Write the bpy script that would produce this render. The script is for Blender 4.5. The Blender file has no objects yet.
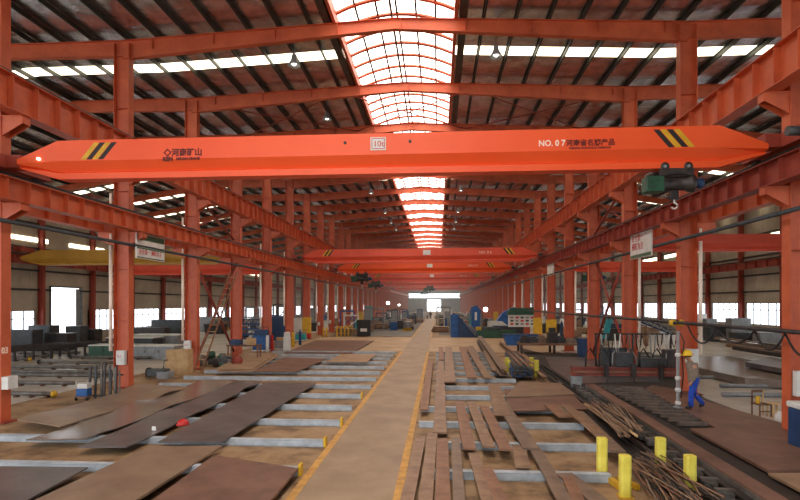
import bpy, bmesh, math, random
from mathutils import Vector, Matrix
S = bpy.context.scene
C = S.collection
R = random.Random(7)
PI = math.pi
# ------------------------------------------------------------------ camera model
FP, TH, VH, H = 552.0, 0.0688, 303.5, 3.27
CT, ST = math.cos(TH), math.sin(TH)


def F(u, v, Z=0.0):
    """point of the horizontal plane at height Z seen at photo position (u, v)"""
    d = FP * (H - Z) / (v - VH)
    xc = (u - 400) * d / FP
    return Vector((xc * CT - d * ST, xc * ST + d * CT, Z))


def XY(u, Y):
    """X of the point seen in column u on the transverse plane at Y"""
    t = (u - 400) / FP
    # (X c + Y s) = t (Y c - X s)
    return (t * Y * CT - Y * ST) / (CT + t * ST)


def YX(u, X):
    """Y of the point seen in column u on the longitudinal plane at X"""
    t = (u - 400) / FP
    return X * (CT + t * ST) / (t * CT - ST)


def ZV(v, X, Y):
    return H + (VH - v) * (Y * CT - X * ST) / FP


# ------------------------------------------------------------------ materials
def _nodes(name):
    m = bpy.data.materials.new(name)
    m.use_nodes = True
    nt = m.node_tree
    b = nt.nodes['Principled BSDF']
    return m, nt, b


def s2l(c):
    return tuple(((x / 255.0) / 12.92 if x / 255.0 <= .04045 else ((x / 255.0 + .055) / 1.055) ** 2.4) for x in c)


def mat(name, c1, c2=None, rough=.6, metal=0.0, scale=3.0, bump=0.0, bscale=None, c3=None, stretch=None, spec=.5):
    """procedural paint / metal: two or three tones mixed by noise, with optional bump"""
    m, nt, b = _nodes(name)
    c1 = s2l(c1)
    c2 = s2l(c2) if c2 else c1
    tc = nt.nodes.new('ShaderNodeTexCoord')
    mp = nt.nodes.new('ShaderNodeMapping')
    nt.links.new(tc.outputs['Object'], mp.inputs['Vector'])
    if stretch:
        mp.inputs['Scale'].default_value = stretch
    n = nt.nodes.new('ShaderNodeTexNoise')
    n.inputs['Scale'].default_value = scale
    n.inputs['Detail'].default_value = 6
    n.inputs['Roughness'].default_value = .65
    nt.links.new(mp.outputs[0], n.inputs['Vector'])
    r = nt.nodes.new('ShaderNodeValToRGB')
    r.color_ramp.elements[0].position = .36
    r.color_ramp.elements[0].color = (*c1, 1)
    r.color_ramp.elements[1].position = .64
    r.color_ramp.elements[1].color = (*c2, 1)
    if c3:
        e = r.color_ramp.elements.new(.5)
        e.color = (*s2l(c3), 1)
    nt.links.new(n.outputs['Fac'], r.inputs[0])
    nt.links.new(r.outputs[0], b.inputs['Base Color'])
    b.inputs['Roughness'].default_value = rough
    b.inputs['Metallic'].default_value = metal
    b.inputs['Specular IOR Level'].default_value = spec
    if bump:
        n2 = nt.nodes.new('ShaderNodeTexNoise')
        n2.inputs['Scale'].default_value = bscale or scale * 4
        n2.inputs['Detail'].default_value = 4
        nt.links.new(mp.outputs[0], n2.inputs['Vector'])
        bp = nt.nodes.new('ShaderNodeBump')
        bp.inputs['Strength'].default_value = bump
        bp.inputs['Distance'].default_value = .05
        nt.links.new(n2.outputs['Fac'], bp.inputs['Height'])
        nt.links.new(bp.outputs[0], b.inputs['Normal'])
    return m


def lit(name, col, strength):
    m, nt, b = _nodes(name)
    b.inputs['Base Color'].default_value = (*s2l(col), 1)
    b.inputs['Emission Color'].default_value = (*s2l(col), 1)
    b.inputs['Emission Strength'].default_value = strength
    b.inputs['Roughness'].default_value = .5
    return m


def glassmat(name, tint=(.95, .97, 1.0), gloss=.06):
    m = bpy.data.materials.new(name)
    m.use_nodes = True
    nt = m.node_tree
    nt.nodes.remove(nt.nodes['Principled BSDF'])
    out = nt.nodes['Material Output']
    t = nt.nodes.new('ShaderNodeBsdfTransparent')
    t.inputs[0].default_value = (*tint, 1)
    g = nt.nodes.new('ShaderNodeBsdfGlossy')
    g.inputs['Roughness'].default_value = .05
    mx = nt.nodes.new('ShaderNodeMixShader')
    mx.inputs[0].default_value = gloss
    nt.links.new(t.outputs[0], mx.inputs[1])
    nt.links.new(g.outputs[0], mx.inputs[2])
    nt.links.new(mx.outputs[0], out.inputs[0])
    return m


def wallmat(name, c1, c2, axis=1, rib=.2):
    """ribbed cladding sheet"""
    m = mat(name, c1, c2, rough=.6, scale=.5)
    nt = m.node_tree
    b = nt.nodes['Principled BSDF']
    tc = nt.nodes.new('ShaderNodeTexCoord')
    w = nt.nodes.new('ShaderNodeTexWave')
    w.bands_direction = 'XYZ'[axis]
    w.inputs['Scale'].default_value = .314 / rib
    nt.links.new(tc.outputs['Object'], w.inputs['Vector'])
    bp = nt.nodes.new('ShaderNodeBump')
    bp.inputs['Strength'].default_value = .6
    bp.inputs['Distance'].default_value = .04
    nt.links.new(w.outputs['Fac'], bp.inputs['Height'])
    nt.links.new(bp.outputs[0], b.inputs['Normal'])
    return m


M = {}
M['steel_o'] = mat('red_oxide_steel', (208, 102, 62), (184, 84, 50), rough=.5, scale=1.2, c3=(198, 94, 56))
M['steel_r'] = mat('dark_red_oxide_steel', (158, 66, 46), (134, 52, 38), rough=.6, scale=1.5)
M['crane'] = mat('orange_crane_paint', (248, 96, 44), (244, 88, 38), rough=.45, scale=.6)
M['crane2'] = mat('red_crane_paint', (232, 88, 58), (220, 78, 52), rough=.5, scale=.6)
M['crane_y'] = mat('yellow_crane_paint', (190, 140, 40), (170, 122, 34), rough=.5, scale=.6)
M['purlin'] = mat('dark_green_purlin_paint', (56, 58, 50), (38, 40, 36), rough=.5, scale=2)
M['foil'] = mat('roof_foil', (222, 226, 234), (170, 168, 170), rough=.26, metal=.9, scale=1.6, bump=1.0, bscale=1.6)
M['ridge'] = mat('ridge_paint', (200, 92, 56), (176, 78, 48), rough=.55, scale=1)
M['sky'] = lit('daylit_rooflight_sheet', (255, 248, 236), 5.5)
M['strip'] = lit('daylit_roof_strip', (255, 244, 214), 4.0)
M['wall'] = wallmat('cream_cladding', (186, 174, 154), (160, 148, 130), 1)
M['wallx'] = wallmat('grey_end_cladding', (140, 140, 138), (118, 118, 118), 0)
M['glass'] = glassmat('window_glass')
M['frame'] = mat('window_frame_paint', (120, 128, 132), (100, 106, 112), rough=.5)
M['floor'] = mat('stained_concrete', (172, 142, 106), (102, 76, 52), rough=.72, scale=.9, bump=.15, bscale=9, c3=(154, 122, 86))
M['aisle'] = mat('aisle_concrete', (170, 144, 116), (148, 124, 98), rough=.6, scale=.8, bump=.05, bscale=14)
M['cross'] = mat('crossway_concrete', (196, 164, 128), (168, 138, 106), rough=.65, scale=.6)
M['gfloor'] = mat('grey_floor', (204, 196, 186), (166, 154, 142), rough=.4, scale=.4)
M['line'] = mat('yellow_floor_paint', (222, 168, 84), (186, 138, 74), rough=.7, scale=5)
M['sleeper'] = mat('grey_sleeper_paint', (188, 198, 206), (156, 164, 170), rough=.5, scale=3)
M['yellow'] = mat('yellow_paint', (232, 186, 40), (206, 158, 30), rough=.5, scale=4)
M['lemon'] = mat('pale_yellow_post_paint', (240, 226, 96), (222, 204, 74), rough=.5, scale=4)
M['black'] = mat('black_rubber', (26, 24, 24), (40, 38, 36), rough=.6)
M['dark'] = mat('dark_oily_steel', (62, 54, 50), (36, 32, 32), rough=.5, scale=4)
M['darkmetal'] = mat('dark_machine_paint', (70, 74, 76), (50, 54, 56), rough=.5, scale=3)
M['grey'] = mat('grey_machine_paint', (150, 152, 152), (124, 126, 128), rough=.5, scale=3)
M['white'] = mat('white_paint', (226, 224, 218), (206, 204, 198), rough=.5, scale=3)
M['cream'] = mat('cream_pipe_plastic', (255, 238, 220), (246, 222, 202), rough=.45, scale=3)
M['blue'] = mat('blue_machine_paint', (34, 96, 164), (26, 72, 128), rough=.5, scale=3)
M['dblue'] = mat('deep_blue_paint', (30, 66, 110), (24, 48, 82), rough=.5, scale=3)
M['teal'] = mat('teal_paint', (40, 170, 170), (30, 130, 140), rough=.5, scale=3)
M['green'] = mat('green_machine_paint', (40, 88, 62), (28, 64, 48), rough=.5, scale=3)
M['red'] = mat('red_paint', (206, 40, 34), (180, 30, 28), rough=.45, scale=3)
M['beige'] = mat('beige_carton', (200, 166, 120), (176, 142, 100), rough=.8, scale=3)
M['wood'] = mat('brown_wood', (120, 78, 50), (90, 56, 36), rough=.6, scale=3, stretch=(1, 1, .2))
M['lwood'] = mat('pale_wood', (206, 170, 120), (184, 146, 100), rough=.6, scale=3)
M['rust1'] = mat('rusty_flat_bar', (158, 128, 100), (122, 94, 72), rough=.55, metal=.15, scale=2.2, c3=(142, 110, 84))
M['rust2'] = mat('red_rust_flat_bar', (154, 114, 86), (124, 86, 66), rough=.6, metal=.15, scale=2.2)
M['rust3'] = mat('brown_mill_bar', (142, 118, 98), (112, 92, 78), rough=.55, metal=.2, scale=2.4)
M['pl_dark'] = mat('blue_black_mill_plate', (122, 114, 112), (88, 84, 86), rough=.36, metal=.35, scale=.9, bump=.06, bscale=3)
M['pl_brown'] = mat('brown_mill_plate', (156, 130, 106), (128, 104, 86), rough=.42, metal=.2, scale=.9)
M['pl_grey'] = mat('grey_brown_mill_plate', (156, 142, 132), (132, 118, 108), rough=.24, metal=.5, scale=.8, bump=.03, bscale=3)
M['pl_red'] = mat('red_brown_mill_plate', (136, 100, 82), (104, 74, 62), rough=.55, metal=.15, scale=1.0)
M['pl_tan'] = mat('tan_mill_plate', (178, 146, 114), (150, 120, 94), rough=.55, metal=.15, scale=1.0)
M['slat'] = mat('scorched_slat_steel', (120, 104, 92), (80, 70, 64), rough=.55, scale=3)
M['pl_rust'] = mat('rusty_red_gantry_paint', (150, 66, 52), (108, 52, 42), rough=.55, scale=3)
M['pipe'] = mat('grey_steel_pipe', (130, 126, 120), (92, 84, 78), rough=.45, metal=.4, scale=3)
M['skin'] = mat('skin', (196, 146, 116), (184, 132, 104), rough=.6)
M['shirt'] = mat('grey_brown_workshirt', (150, 134, 118), (126, 112, 98), rough=.9, scale=12)
M['trouser'] = mat('blue_trouser_cloth', (44, 84, 190), (34, 66, 160), rough=.9, scale=12)
M['hat'] = mat('yellow_hard_hat', (250, 206, 40), (244, 196, 30), rough=.35)
M['lamp'] = lit('lamp_glow', (255, 244, 224), 9.0)
M['weld'] = lit('welding_arc_glow', (235, 245, 255), 60.0)
M['textw'] = mat('white_lettering', (250, 226, 206), rough=.6)
M['textd'] = mat('dark_red_lettering', (96, 22, 14), rough=.6)
M['textr'] = mat('red_lettering', (196, 40, 34), rough=.6)
M['textg'] = mat('green_sign_band', (70, 100, 70), rough=.6)


# ------------------------------------------------------------------ mesh builder
class MB:
    def __init__(self):
        self.v, self.f, self.s = [], [], []

    def add(self, vs, fs, smooth=False):
        b = len(self.v)
        self.v += [tuple(x) for x in vs]
        for q in fs:
            self.f.append(tuple(b + i for i in q))
            self.s.append(smooth)
        return self

    def box(self, x0, x1, y0, y1, z0, z1):
        vs = [(x, y, z) for z in (z0, z1) for y in (y0, y1) for x in (x0, x1)]
        return self.add(vs, [(0, 2, 3, 1), (4, 5, 7, 6), (0, 1, 5, 4), (2, 6, 7, 3), (0, 4, 6, 2), (1, 3, 7, 5)])

    def prism(self, sec, p, q, side, up, sec2=None):
        """section points (a, b) swept from p to q; a along side, b along up"""
        p, q, side, up = Vector(p), Vector(q), Vector(side), Vector(up)
        n = len(sec)
        sec2 = sec2 or sec
        vs = [p + side * a + up * b for a, b in sec] + [q + side * a + up * b for a, b in sec2]
        fs = [(i, (i + 1) % n, n + (i + 1) % n, n + i) for i in range(n)]
        fs += [tuple(range(n))[::-1], tuple(range(n, 2 * n))]
        return self.add(vs, fs)

    def bar(self, p, q, w, h, up=(0, 0, 1)):
        p, q = Vector(p), Vector(q)
        d = (q - p).normalized()
        up = Vector(up)
        if abs(d.dot(up)) > .98:
            up = Vector((0, 1, 0))
        side = d.cross(up).normalized()
        up = side.cross(d).normalized()
        return self.prism([(-w / 2, -h / 2), (w / 2, -h / 2), (w / 2, h / 2), (-w / 2, h / 2)], p, q, side, up)

    def ibeam(self, p, q, h, w, tf=.02, tw=.014, side=None, up=(0, 0, 1), h2=None):
        """I section, centre of top flange face is at p/q when up points up (section hangs below the line)"""
        p, q = Vector(p), Vector(q)
        d = (q - p).normalized()
        up = Vector(up)
        side = Vector(side) if side else d.cross(up).normalized()

        def sec(hh):
            return [(-w / 2, 0), (-w / 2, -tf), (-tw / 2, -tf), (-tw / 2, -hh + tf), (-w / 2, -hh + tf), (-w / 2, -hh), (w / 2, -hh), (w / 2, -hh + tf), (tw / 2, -hh + tf), (tw / 2, -tf), (w / 2, -tf), (w / 2, 0)]
        vs = [p + side * a + up * b for a, b in sec(h)] + [q + side * a + up * b for a, b in sec(h2 or h)]
        n = 12
        fs = [(i, (i + 1) % n, n + (i + 1) % n, n + i) for i in range(n)]
        for o in (0, n):
            fs += [(o + 0, o + 1, o + 10, o + 11), (o + 2, o + 3, o + 8, o + 9), (o + 4, o + 5, o + 6, o + 7)]
        return self.add(vs, fs)

    def tube(self, pts, r, n=8, cap=True):
        pts = [Vector(p) for p in pts]
        rings = []
        for i, p in enumerate(pts):
            d = (pts[min(i + 1, len(pts) - 1)] - pts[max(i - 1, 0)])
            d.normalize()
            a = Vector((0, 0, 1)) if abs(d.z) < .9 else Vector((1, 0, 0))
            s = d.cross(a).normalized()
            t = s.cross(d).normalized()
            rr = r[i] if isinstance(r, (list, tuple)) else r
            rings.append([p + s * (rr * math.cos(2 * PI * k / n)) + t * (rr * math.sin(2 * PI * k / n)) for k in range(n)])
        vs = [x for ring in rings for x in ring]
        fs = []
        for i in range(len(pts) - 1):
            for k in range(n):
                fs.append((i * n + k, i * n + (k + 1) % n, (i + 1) * n + (k + 1) % n, (i + 1) * n + k))
        self.add(vs, fs, True)
        if cap:
            b = len(self.v) - len(vs)
            self.f.append(tuple(b + k for k in range(n))[::-1])
            self.s.append(False)
            self.f.append(tuple(b + (len(pts) - 1) * n + k for k in range(n)))
            self.s.append(False)
        return self

    def lathe(self, prof, c=(0, 0, 0), n=16, axis='z', smooth=True):
        c = Vector(c)
        vs = []
        for r, z in prof:
            for k in range(n):
                a = 2 * PI * k / n
                x, y = r * math.cos(a), r * math.sin(a)
                vs.append(c + (Vector((x, y, z)) if axis == 'z' else Vector((z, x, y)) if axis == 'x' else Vector((x, z, y))))
        fs = []
        for i in range(len(prof) - 1):
            for k in range(n):
                fs.append((i * n + k, i * n + (k + 1) % n, (i + 1) * n + (k + 1) % n, (i + 1) * n + k))
        fs2 = [tuple(range(n))[::-1], tuple((len(prof) - 1) * n + k for k in range(n))]
        self.add(vs, fs, smooth)
        b = len(self.v) - len(vs)
        for q in fs2:
            self.f.append(tuple(b + i for i in q))
            self.s.append(False)
        return self

    def quad(self, a, b, c, d):
        return self.add([a, b, c, d], [(0, 1, 2, 3)])

    def build(self, name, m, parent=None, loc=None, bevel=0, fixn=True):
        me = bpy.data.meshes.new(name)
        me.from_pydata(self.v, [], self.f)
        me.polygons.foreach_set('use_smooth', self.s)
        if fixn:
            bm = bmesh.new()
            bm.from_mesh(me)
            bmesh.ops.recalc_face_normals(bm, faces=bm.faces)
            if bevel:
                bmesh.ops.bevel(bm, geom=[e for e in bm.edges if e.is_manifold and e.calc_face_angle(0) > .5], offset=bevel, segments=2, affect='EDGES', profile=.5, clamp_overlap=True)
            bm.to_mesh(me)
            bm.free()
        me.materials.append(M[m] if isinstance(m, str) else m)
        o = bpy.data.objects.new(name, me)
        C.objects.link(o)
        if parent:
            o.parent = parent
        if loc:
            o.location = loc
        return o


def tag(o, label, cat, group=None, kind=None):
    if label:
        o['label'] = label
    if cat:
        o['category'] = cat
    if group:
        o['group'] = group
    if kind:
        o['kind'] = kind
    return o


def thing(name, loc=(0, 0, 0), rz=0, label=None, cat=None, group=None, kind='thing'):
    o = bpy.data.objects.new(name, None)
    o.empty_display_size = .1
    C.objects.link(o)
    o.location = loc
    o.rotation_euler = (0, 0, rz)
    tag(o, label, cat, group, kind)
    return o


def struct(o):
    o['kind'] = 'structure'
    return o


def dup(root, loc, rz=None, label=None, group=None, scale=None):
    r = root.copy()
    C.objects.link(r)
    r.location = loc
    if rz is not None:
        r.rotation_euler = (0, 0, rz)
    if scale:
        r.scale = scale
    if label:
        r['label'] = label
    if group:
        r['group'] = group
    for ch in list(root.children):
        c = ch.copy()
        C.objects.link(c)
        c.parent = r
        for g in ch.children:
            d = g.copy()
            C.objects.link(d)
            d.parent = c
    return r


def text_mesh(name, body, m, parent, size, mat4, ext=.004, bold=0.0):
    cu = bpy.data.curves.new(name, 'FONT')
    cu.body = body
    cu.size = size
    cu.extrude = ext
    cu.resolution_u = 3
    cu.offset = bold
    o = bpy.data.objects.new(name, cu)
    C.objects.link(o)
    bpy.context.view_layer.update()
    dg = bpy.context.evaluated_depsgraph_get()
    me = bpy.data.meshes.new_from_object(o.evaluated_get(dg))
    bpy.data.objects.remove(o)
    me.materials.clear()
    me.materials.append(M[m])
    o = bpy.data.objects.new(name, me)
    me.transform(mat4)
    C.objects.link(o)
    o.parent = parent
    return o


def TM(origin, right, up):
    right, up = Vector(right).normalized(), Vector(up).normalized()
    n = right.cross(up)
    m = Matrix.Identity(4)
    for i in range(3):
        m[i][0], m[i][1], m[i][2], m[i][3] = right[i], up[i], n[i], origin[i]
    return m


ORD = 'first second third fourth fifth sixth seventh eighth ninth tenth eleventh twelfth thirteenth fourteenth fifteenth sixteenth seventeenth eighteenth nineteenth twentieth'.split()
ORD += ['twenty-' + x for x in ORD[:9]] + ['thirtieth'] + ['thirty-' + x for x in ORD[:9]]

# ------------------------------------------------------------------ dimensions of the hall
XL, XR, WL, WR = -12.18, 8.98, -29.3, 26.9      # column lines and side walls
Y0, BAY, NB = 14.65, 6.0, 34
YEND = Y0 + BAY * NB + 1.0
YBACK = -9.0
XC = (XL + XR) / 2
SKL, SKR = -3.9, .66                             # rooflight edges
ZE, ZR = 13.45, 13.95                            # rafter top at the columns / at the ridge


def rafter_z(x):
    if x < XL or x > XR:
        t = (XL - x) if x < XL else (x - XR)
        return ZE if t < 6 else ZE - (t - 6) * .17
    return ZE + (ZR - ZE) * (1 - abs(x - XC) / (XR - XC))


ROOF_UP = .24
# ------------------------------------------------------------------ floor
struct(MB().box(WL - 3, WR + 3, YBACK - 25, YEND + 12, -.3, 0).build('floor', 'floor'))
struct(MB().box(WL + .1, XL - 1.6, YBACK, YEND - 1, 0, .003).build('floor_left_bay', 'gfloor'))
struct(MB().box(XR - .9, WR - .1, YBACK, YEND - 1, 0, .003).build('floor_right_bay', 'gfloor'))
struct(MB().box(-2.42, -.66, YBACK, YEND, 0, .006).build('floor_aisle', 'aisle'))
struct(MB().box(XL + .8, XR - .8, 37.6, 53, 0, .004).build('floor_crossway', 'cross'))
for i, x in enumerate((-2.46, -.68)):
    struct(MB().box(x - .075, x + .075, YBACK, 37.4, 0, .01).build('floor_line', 'line'))
    struct(MB().box(x - .05, x + .05, 53.2, YEND - 2, 0, .01).build('floor_line', 'line'))

# ------------------------------------------------------------------ roof sheets with daylit strips, purlins, rafters
strip_y = [Y0 + BAY * (1.5 + 2 * k) for k in range(16)]


def roof_run(xa, xb, nm):
    """one roof slope between xa and xb: sheets and, between them, daylit strips"""
    za, zb = rafter_z(xa) + ROOF_UP, rafter_z(xb) + ROOF_UP
    sy = strip_y if 'slope' in nm else sorted(strip_y + [y + BAY for y in strip_y[1:]])
    edges = [YBACK] + [y + s for y in sy for s in (-.42, .42)] + [YEND]
    mb, ms = MB(), MB()
    for i in range(len(edges) - 1):
        y0, y1 = edges[i], edges[i + 1]
        t = .03
        vs = [(xa, y0, za), (xb, y0, zb), (xb, y1, zb), (xa, y1, za), (xa, y0, za + t), (xb, y0, zb + t), (xb, y1, zb + t), (xa, y1, za + t)]
        (mb if i % 2 == 0 else ms).add(vs, [(3, 2, 1, 0), (4, 5, 6, 7), (0, 1, 5, 4), (1, 2, 6, 5), (2, 3, 7, 6), (3, 0, 4, 7)])
    struct(mb.build('ceiling_' + nm, 'foil'))
    struct(ms.build('ceiling_strip_' + nm, 'strip'))


roof_run(WL, XL - 6, 'left_bay_outer')
roof_run(XL - 6, XL, 'left_bay')
roof_run(XL, SKL, 'left_slope')
roof_run(SKR, XR, 'right_slope')
roof_run(XR, XR + 6, 'right_bay')
roof_run(XR + 6, WR, 'right_bay_outer')


def purlin(x):
    z = rafter_z(x)
    mb = MB()
    mb.prism([(-.008, .0), (-.008, .2), (-.055, .2), (-.055, .215), (.006, .215), (.006, .012), (.05, .012), (.05, .0)], (x, YBACK, z), (x, YEND, z), (1, 0, 0), (0, 0, 1))
    return struct(mb.build('ceiling_purlin', 'purlin'))


px = []
for k in range(7):
    px.append(XL + .15 + k * 1.19)
    px.append(XR - .15 - k * 1.19)
for k in range(1, 13):
    px.append(XL - k * 1.24)
    px.append(XR + k * 1.3)
for x in sorted(px):
    purlin(x)

for i in range(-2, NB + 1):
    y = Y0 + BAY * i
    if y < 2:
        continue
    mb = MB()
    for (xa, xb, ha, hb) in ((XL, XC, .72, .42), (XC, XR, .42, .72), (WL, XL - 6, .4, .55), (XL - 6, XL, .55, .62), (XR, XR + 6, .62, .55), (XR + 6, WR, .55, .4)):
        n = 2
        mb.ibeam((xa, y, rafter_z(xa)), (xb, y, rafter_z(xb)), ha, .24, .016, .012, side=(0, 1, 0), h2=hb)
    for x in [XL + 1.2 + 2.4 * k for k in range(9)]:
        z = rafter_z(x)
        mb.box(x - .008, x + .008, y - .12, y + .12, z - .4, z - .01)
    struct(mb.build('roof_beam', 'steel_o'))

# rooflight vault: curb beams, hoops, bars and the translucent sheet
VR = .55


def vault(x):
    t = (x - (SKL + SKR) / 2) / ((SKR - SKL) / 2)
    return rafter_z(SKL) + .42 + VR * (1 - t * t)


mb = MB()
NS = 12
ys = [YBACK, 10, 20, 40, 80, 140, YEND]
for j in range(len(ys) - 1):
    for k in range(NS):
        x0 = SKL + (SKR - SKL) * k / NS
        x1 = SKL + (SKR - SKL) * (k + 1) / NS
        mb.quad((x0, ys[j], vault(x0)), (x1, ys[j], vault(x1)), (x1, ys[j + 1], vault(x1)), (x0, ys[j + 1], vault(x0)))
struct(mb.build('window_rooflight', 'sky', fixn=False))
for x in (SKL, SKR):
    z = rafter_z(x)
    struct(MB().box(x - .06, x + .06, YBACK, YEND, z + .0, z + .46).build('trim_rooflight_curb', 'ridge'))
    xx = x - .28 if x == SKL else x + .28
    mb = MB().box(xx - .14, xx + .14, YBACK, YEND, z + .02, z + .2)
    struct(mb.build('trim_gutter', 'purlin'))
mb = MB()
y = 8.65
while y < 120:
    pts = [(SKL + (SKR - SKL) * k / 10, y, vault(SKL + (SKR - SKL) * k / 10) - .05) for k in range(11)]
    for a, b in zip(pts, pts[1:]):
        mb.bar(a, b, .17, .07)
    y += 1.2
struct(mb.build('window_rooflight_hoops', 'ridge'))
mb = MB()
for k in range(1, 6):
    x = SKL + (SKR - SKL) * k / 6
    mb.box(x - .04, x + .04, YBACK, YEND, vault(x) - .07, vault(x) - .025)
struct(mb.build('window_rooflight_bars', 'purlin'))
struct(MB().box(XC - .12 - .04, XC - .12 + .04, YBACK, YEND, ZR + .02, ZR + .1).build('trim_ridge_rail', 'purlin'))

# diagonal roof rods in the braced bays
for (ya, yb) in ((26.65, 32.65), (62.65, 68.65)):
    for (xa, xb) in ((XL + .3, XC - 3.2), (XC - 3.2, XC + 3.2), (XC + 3.2, XR - .3)):
        for s in (0, 1):
            p = Vector((xa if s else xb, ya, rafter_z(xa if s else xb) - .25))
            q = Vector((xb if s else xa, yb, rafter_z(xb if s else xa) - .25))
            struct(MB().tube([p, q], .028, 6).build('trim_bracing_rod', 'steel_r'))

# ------------------------------------------------------------------ walls and windows
wall_cols = [Y0 + BAY * i for i in range(-1, NB + 1)]


def side_wall(x, nm, zs, ze, door=None):
    s = 1 if x > 0 else -1
    ZW = rafter_z(x) + .2
    xo = x + s * .12
    x0, x1 = min(x, xo), max(x, xo)
    mb = MB()
    mb.box(x0, x1, wall_cols[0], wall_cols[-1], ze, ZW)
    segs = [(wall_cols[0], wall_cols[-1])]
    if door:
        segs = [(wall_cols[0], door[0]), (door[1], wall_cols[-1])]
    for a, b in segs:
        mb.box(x0, x1, a, b, 0, zs)
    for i, y in enumerate(wall_cols):
        if door and door[0] - .5 < y + .3 and y - .3 < door[1] + .5 and False:
            continue
        mb.box(x0, x1, y - .35, y + .35, zs, ze)
    if door:      # cladding round and above the doorway is cut out of the upper sheet
        mb = MB()
        dz = door[2]
        mb.box(x0, x1, wall_cols[0], door[0], ze, ZW).box(x0, x1, door[1], wall_cols[-1], ze, ZW).box(x0, x1, door[0], door[1], dz, ZW)
        for a, b in segs:
            mb.box(x0, x1, a, b, 0, zs)
        for y in wall_cols:
            mb.box(x0, x1, y - .35, y + .35, zs, ze)
        bay = [y for y in wall_cols if y < door[0]][-1]
        mb.box(x0, x1, bay, door[0], zs, ze).box(x0, x1, door[1], bay + BAY, zs, ze)
    struct(mb.build('wall_' + nm, 'wall'))
    # girts
    for z in (4.2, 5.6, 7.2, 9.0):
        if door and z < door[2] + .2:
            for a, b in segs:
                struct(MB().box(x - s * .12 if s > 0 else x, x if s > 0 else x + .12, a, b, z, z + .14).build('wall_girt', 'purlin'))
        else:
            struct(MB().box(min(x, x - s * .12), max(x, x - s * .12), wall_cols[0], wall_cols[-1], z, z + .14).build('wall_girt', 'purlin'))
    n = 1
    for i, y in enumerate(wall_cols[:-1]):
        if door and y < door[0] < y + BAY:
            continue
        if y < 26 or i > 30:
            continue
        w = struct(thing('window_%s_%d' % (nm, n), (x + s * .06, y + .35, zs)))
        n += 1
        L = BAY - .7
        hh = ze - zs
        mb = MB()
        for k in range(6):
            yy = L * k / 5
            mb.box(-.03, .03, yy - .03, yy + .03, 0, hh)
        for zz in (0, hh * .68, hh):
            mb.box(-.03, .03, 0, L, zz - .03, zz + .03)
        mb.build('window_frame', 'frame', w)
        MB().quad((.0, 0, 0), (0, L, 0), (0, L, hh), (0, 0, hh)).build('window_pane', 'glass', w)


side_wall(WL, 'left', .95, 2.75, (39.9, 43.4, 4.5))
side_wall(WR, 'right', 1.5, 3.3)
for x, s in ((WL, 1), (WR, -1)):
    for i, y in enumerate(wall_cols):
        if y < 26:
            continue
        mb = MB()
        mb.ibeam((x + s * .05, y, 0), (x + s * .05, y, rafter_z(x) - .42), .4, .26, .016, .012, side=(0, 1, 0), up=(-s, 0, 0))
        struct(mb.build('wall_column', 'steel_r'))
# door frame of the daylit side doorway
d1 = struct(thing('door_1', (WL, 39.9, 0)))
MB().box(-.02, .1, -.12, .0, 0, 4.6).box(-.02, .1, 3.5, 3.62, 0, 4.6).box(-.02, .1, -.12, 3.62, 4.5, 4.62).build('door_frame', 'frame', d1)
MB().box(-.1, -.04, 3.05, 3.62, 0, 4.45).build('door_leaf', 'grey', d1)
# high-level daylit strips of the side walls
for k in range(10):
    ya = 28 + 7 * k
    struct(MB().box(WL + .02, WL + .06, ya, ya + 4.6, 7.75, 8.05).build('window_clerestory', 'strip'))
    struct(MB().box(WR - .06, WR - .02, ya, ya + 4.6, 8.6, 8.95).build('window_clerestory', 'strip'))

# unseen rear wall, added on the right half to darken that side
struct(MB().box(2.0, WR, YBACK - .3, YBACK, 0, 14.2).build('wall_back_light_block', 'wallx'))

# end wall with its gate and its high window band
ye = Y0 + BAY * NB + .6
gx0, gx1 = XY(427, ye), XY(441, ye)
bx0, bx1 = XY(408.5, ye), XY(460.5, ye)
gz = ZV(299.5, 0, ye)
bz0, bz1 = ZV(298, 0, ye), ZV(293.5, 0, ye)
mb = MB()
mb.box(WL, gx0, ye, ye + .15, 0, bz0).box(gx1, WR, ye, ye + .15, 0, bz0).box(gx0, gx1, ye, ye + .15, gz, bz0)
mb.box(WL, bx0, ye, ye + .15, bz0, bz1).box(bx1, WR, ye, ye + .15, bz0, bz1).box(WL, WR, ye, ye + .15, bz1, 15.2)
struct(mb.build('wall_far', 'wallx'))
w = struct(thing('window_far_band', (bx0, ye + .05, bz0)))
mb = MB()
for k in range(12):
    xx = (bx1 - bx0) * k / 11
    mb.box(xx - .04, xx + .04, 0, .06, 0, bz1 - bz0)
mb.build('window_frame', 'frame', w)
MB().quad((0, .03, 0), (bx1 - bx0, .03, 0), (bx1 - bx0, .03, bz1 - bz0), (0, .03, bz1 - bz0)).build('window_pane', 'glass', w)
g = struct(thing('door_2', (gx0, ye, 0)))
MB().box(-.2, 0, -.1, .05, 0, gz + .2).box(gx1 - gx0, gx1 - gx0 + .2, -.1, .05, 0, gz + .2).box(-.2, gx1 - gx0 + .2, -.1, .05, gz, gz + .2).build('door_frame', 'frame', g)

# ------------------------------------------------------------------ columns
ZLL, ZRL, ZLU, ZRU = 6.62, 6.78, 9.35, 9.47    # girder tops, lower and upper
XLL, XRL, XLU, XRU = -11.42, 8.27, -11.40, 8.25


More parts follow.
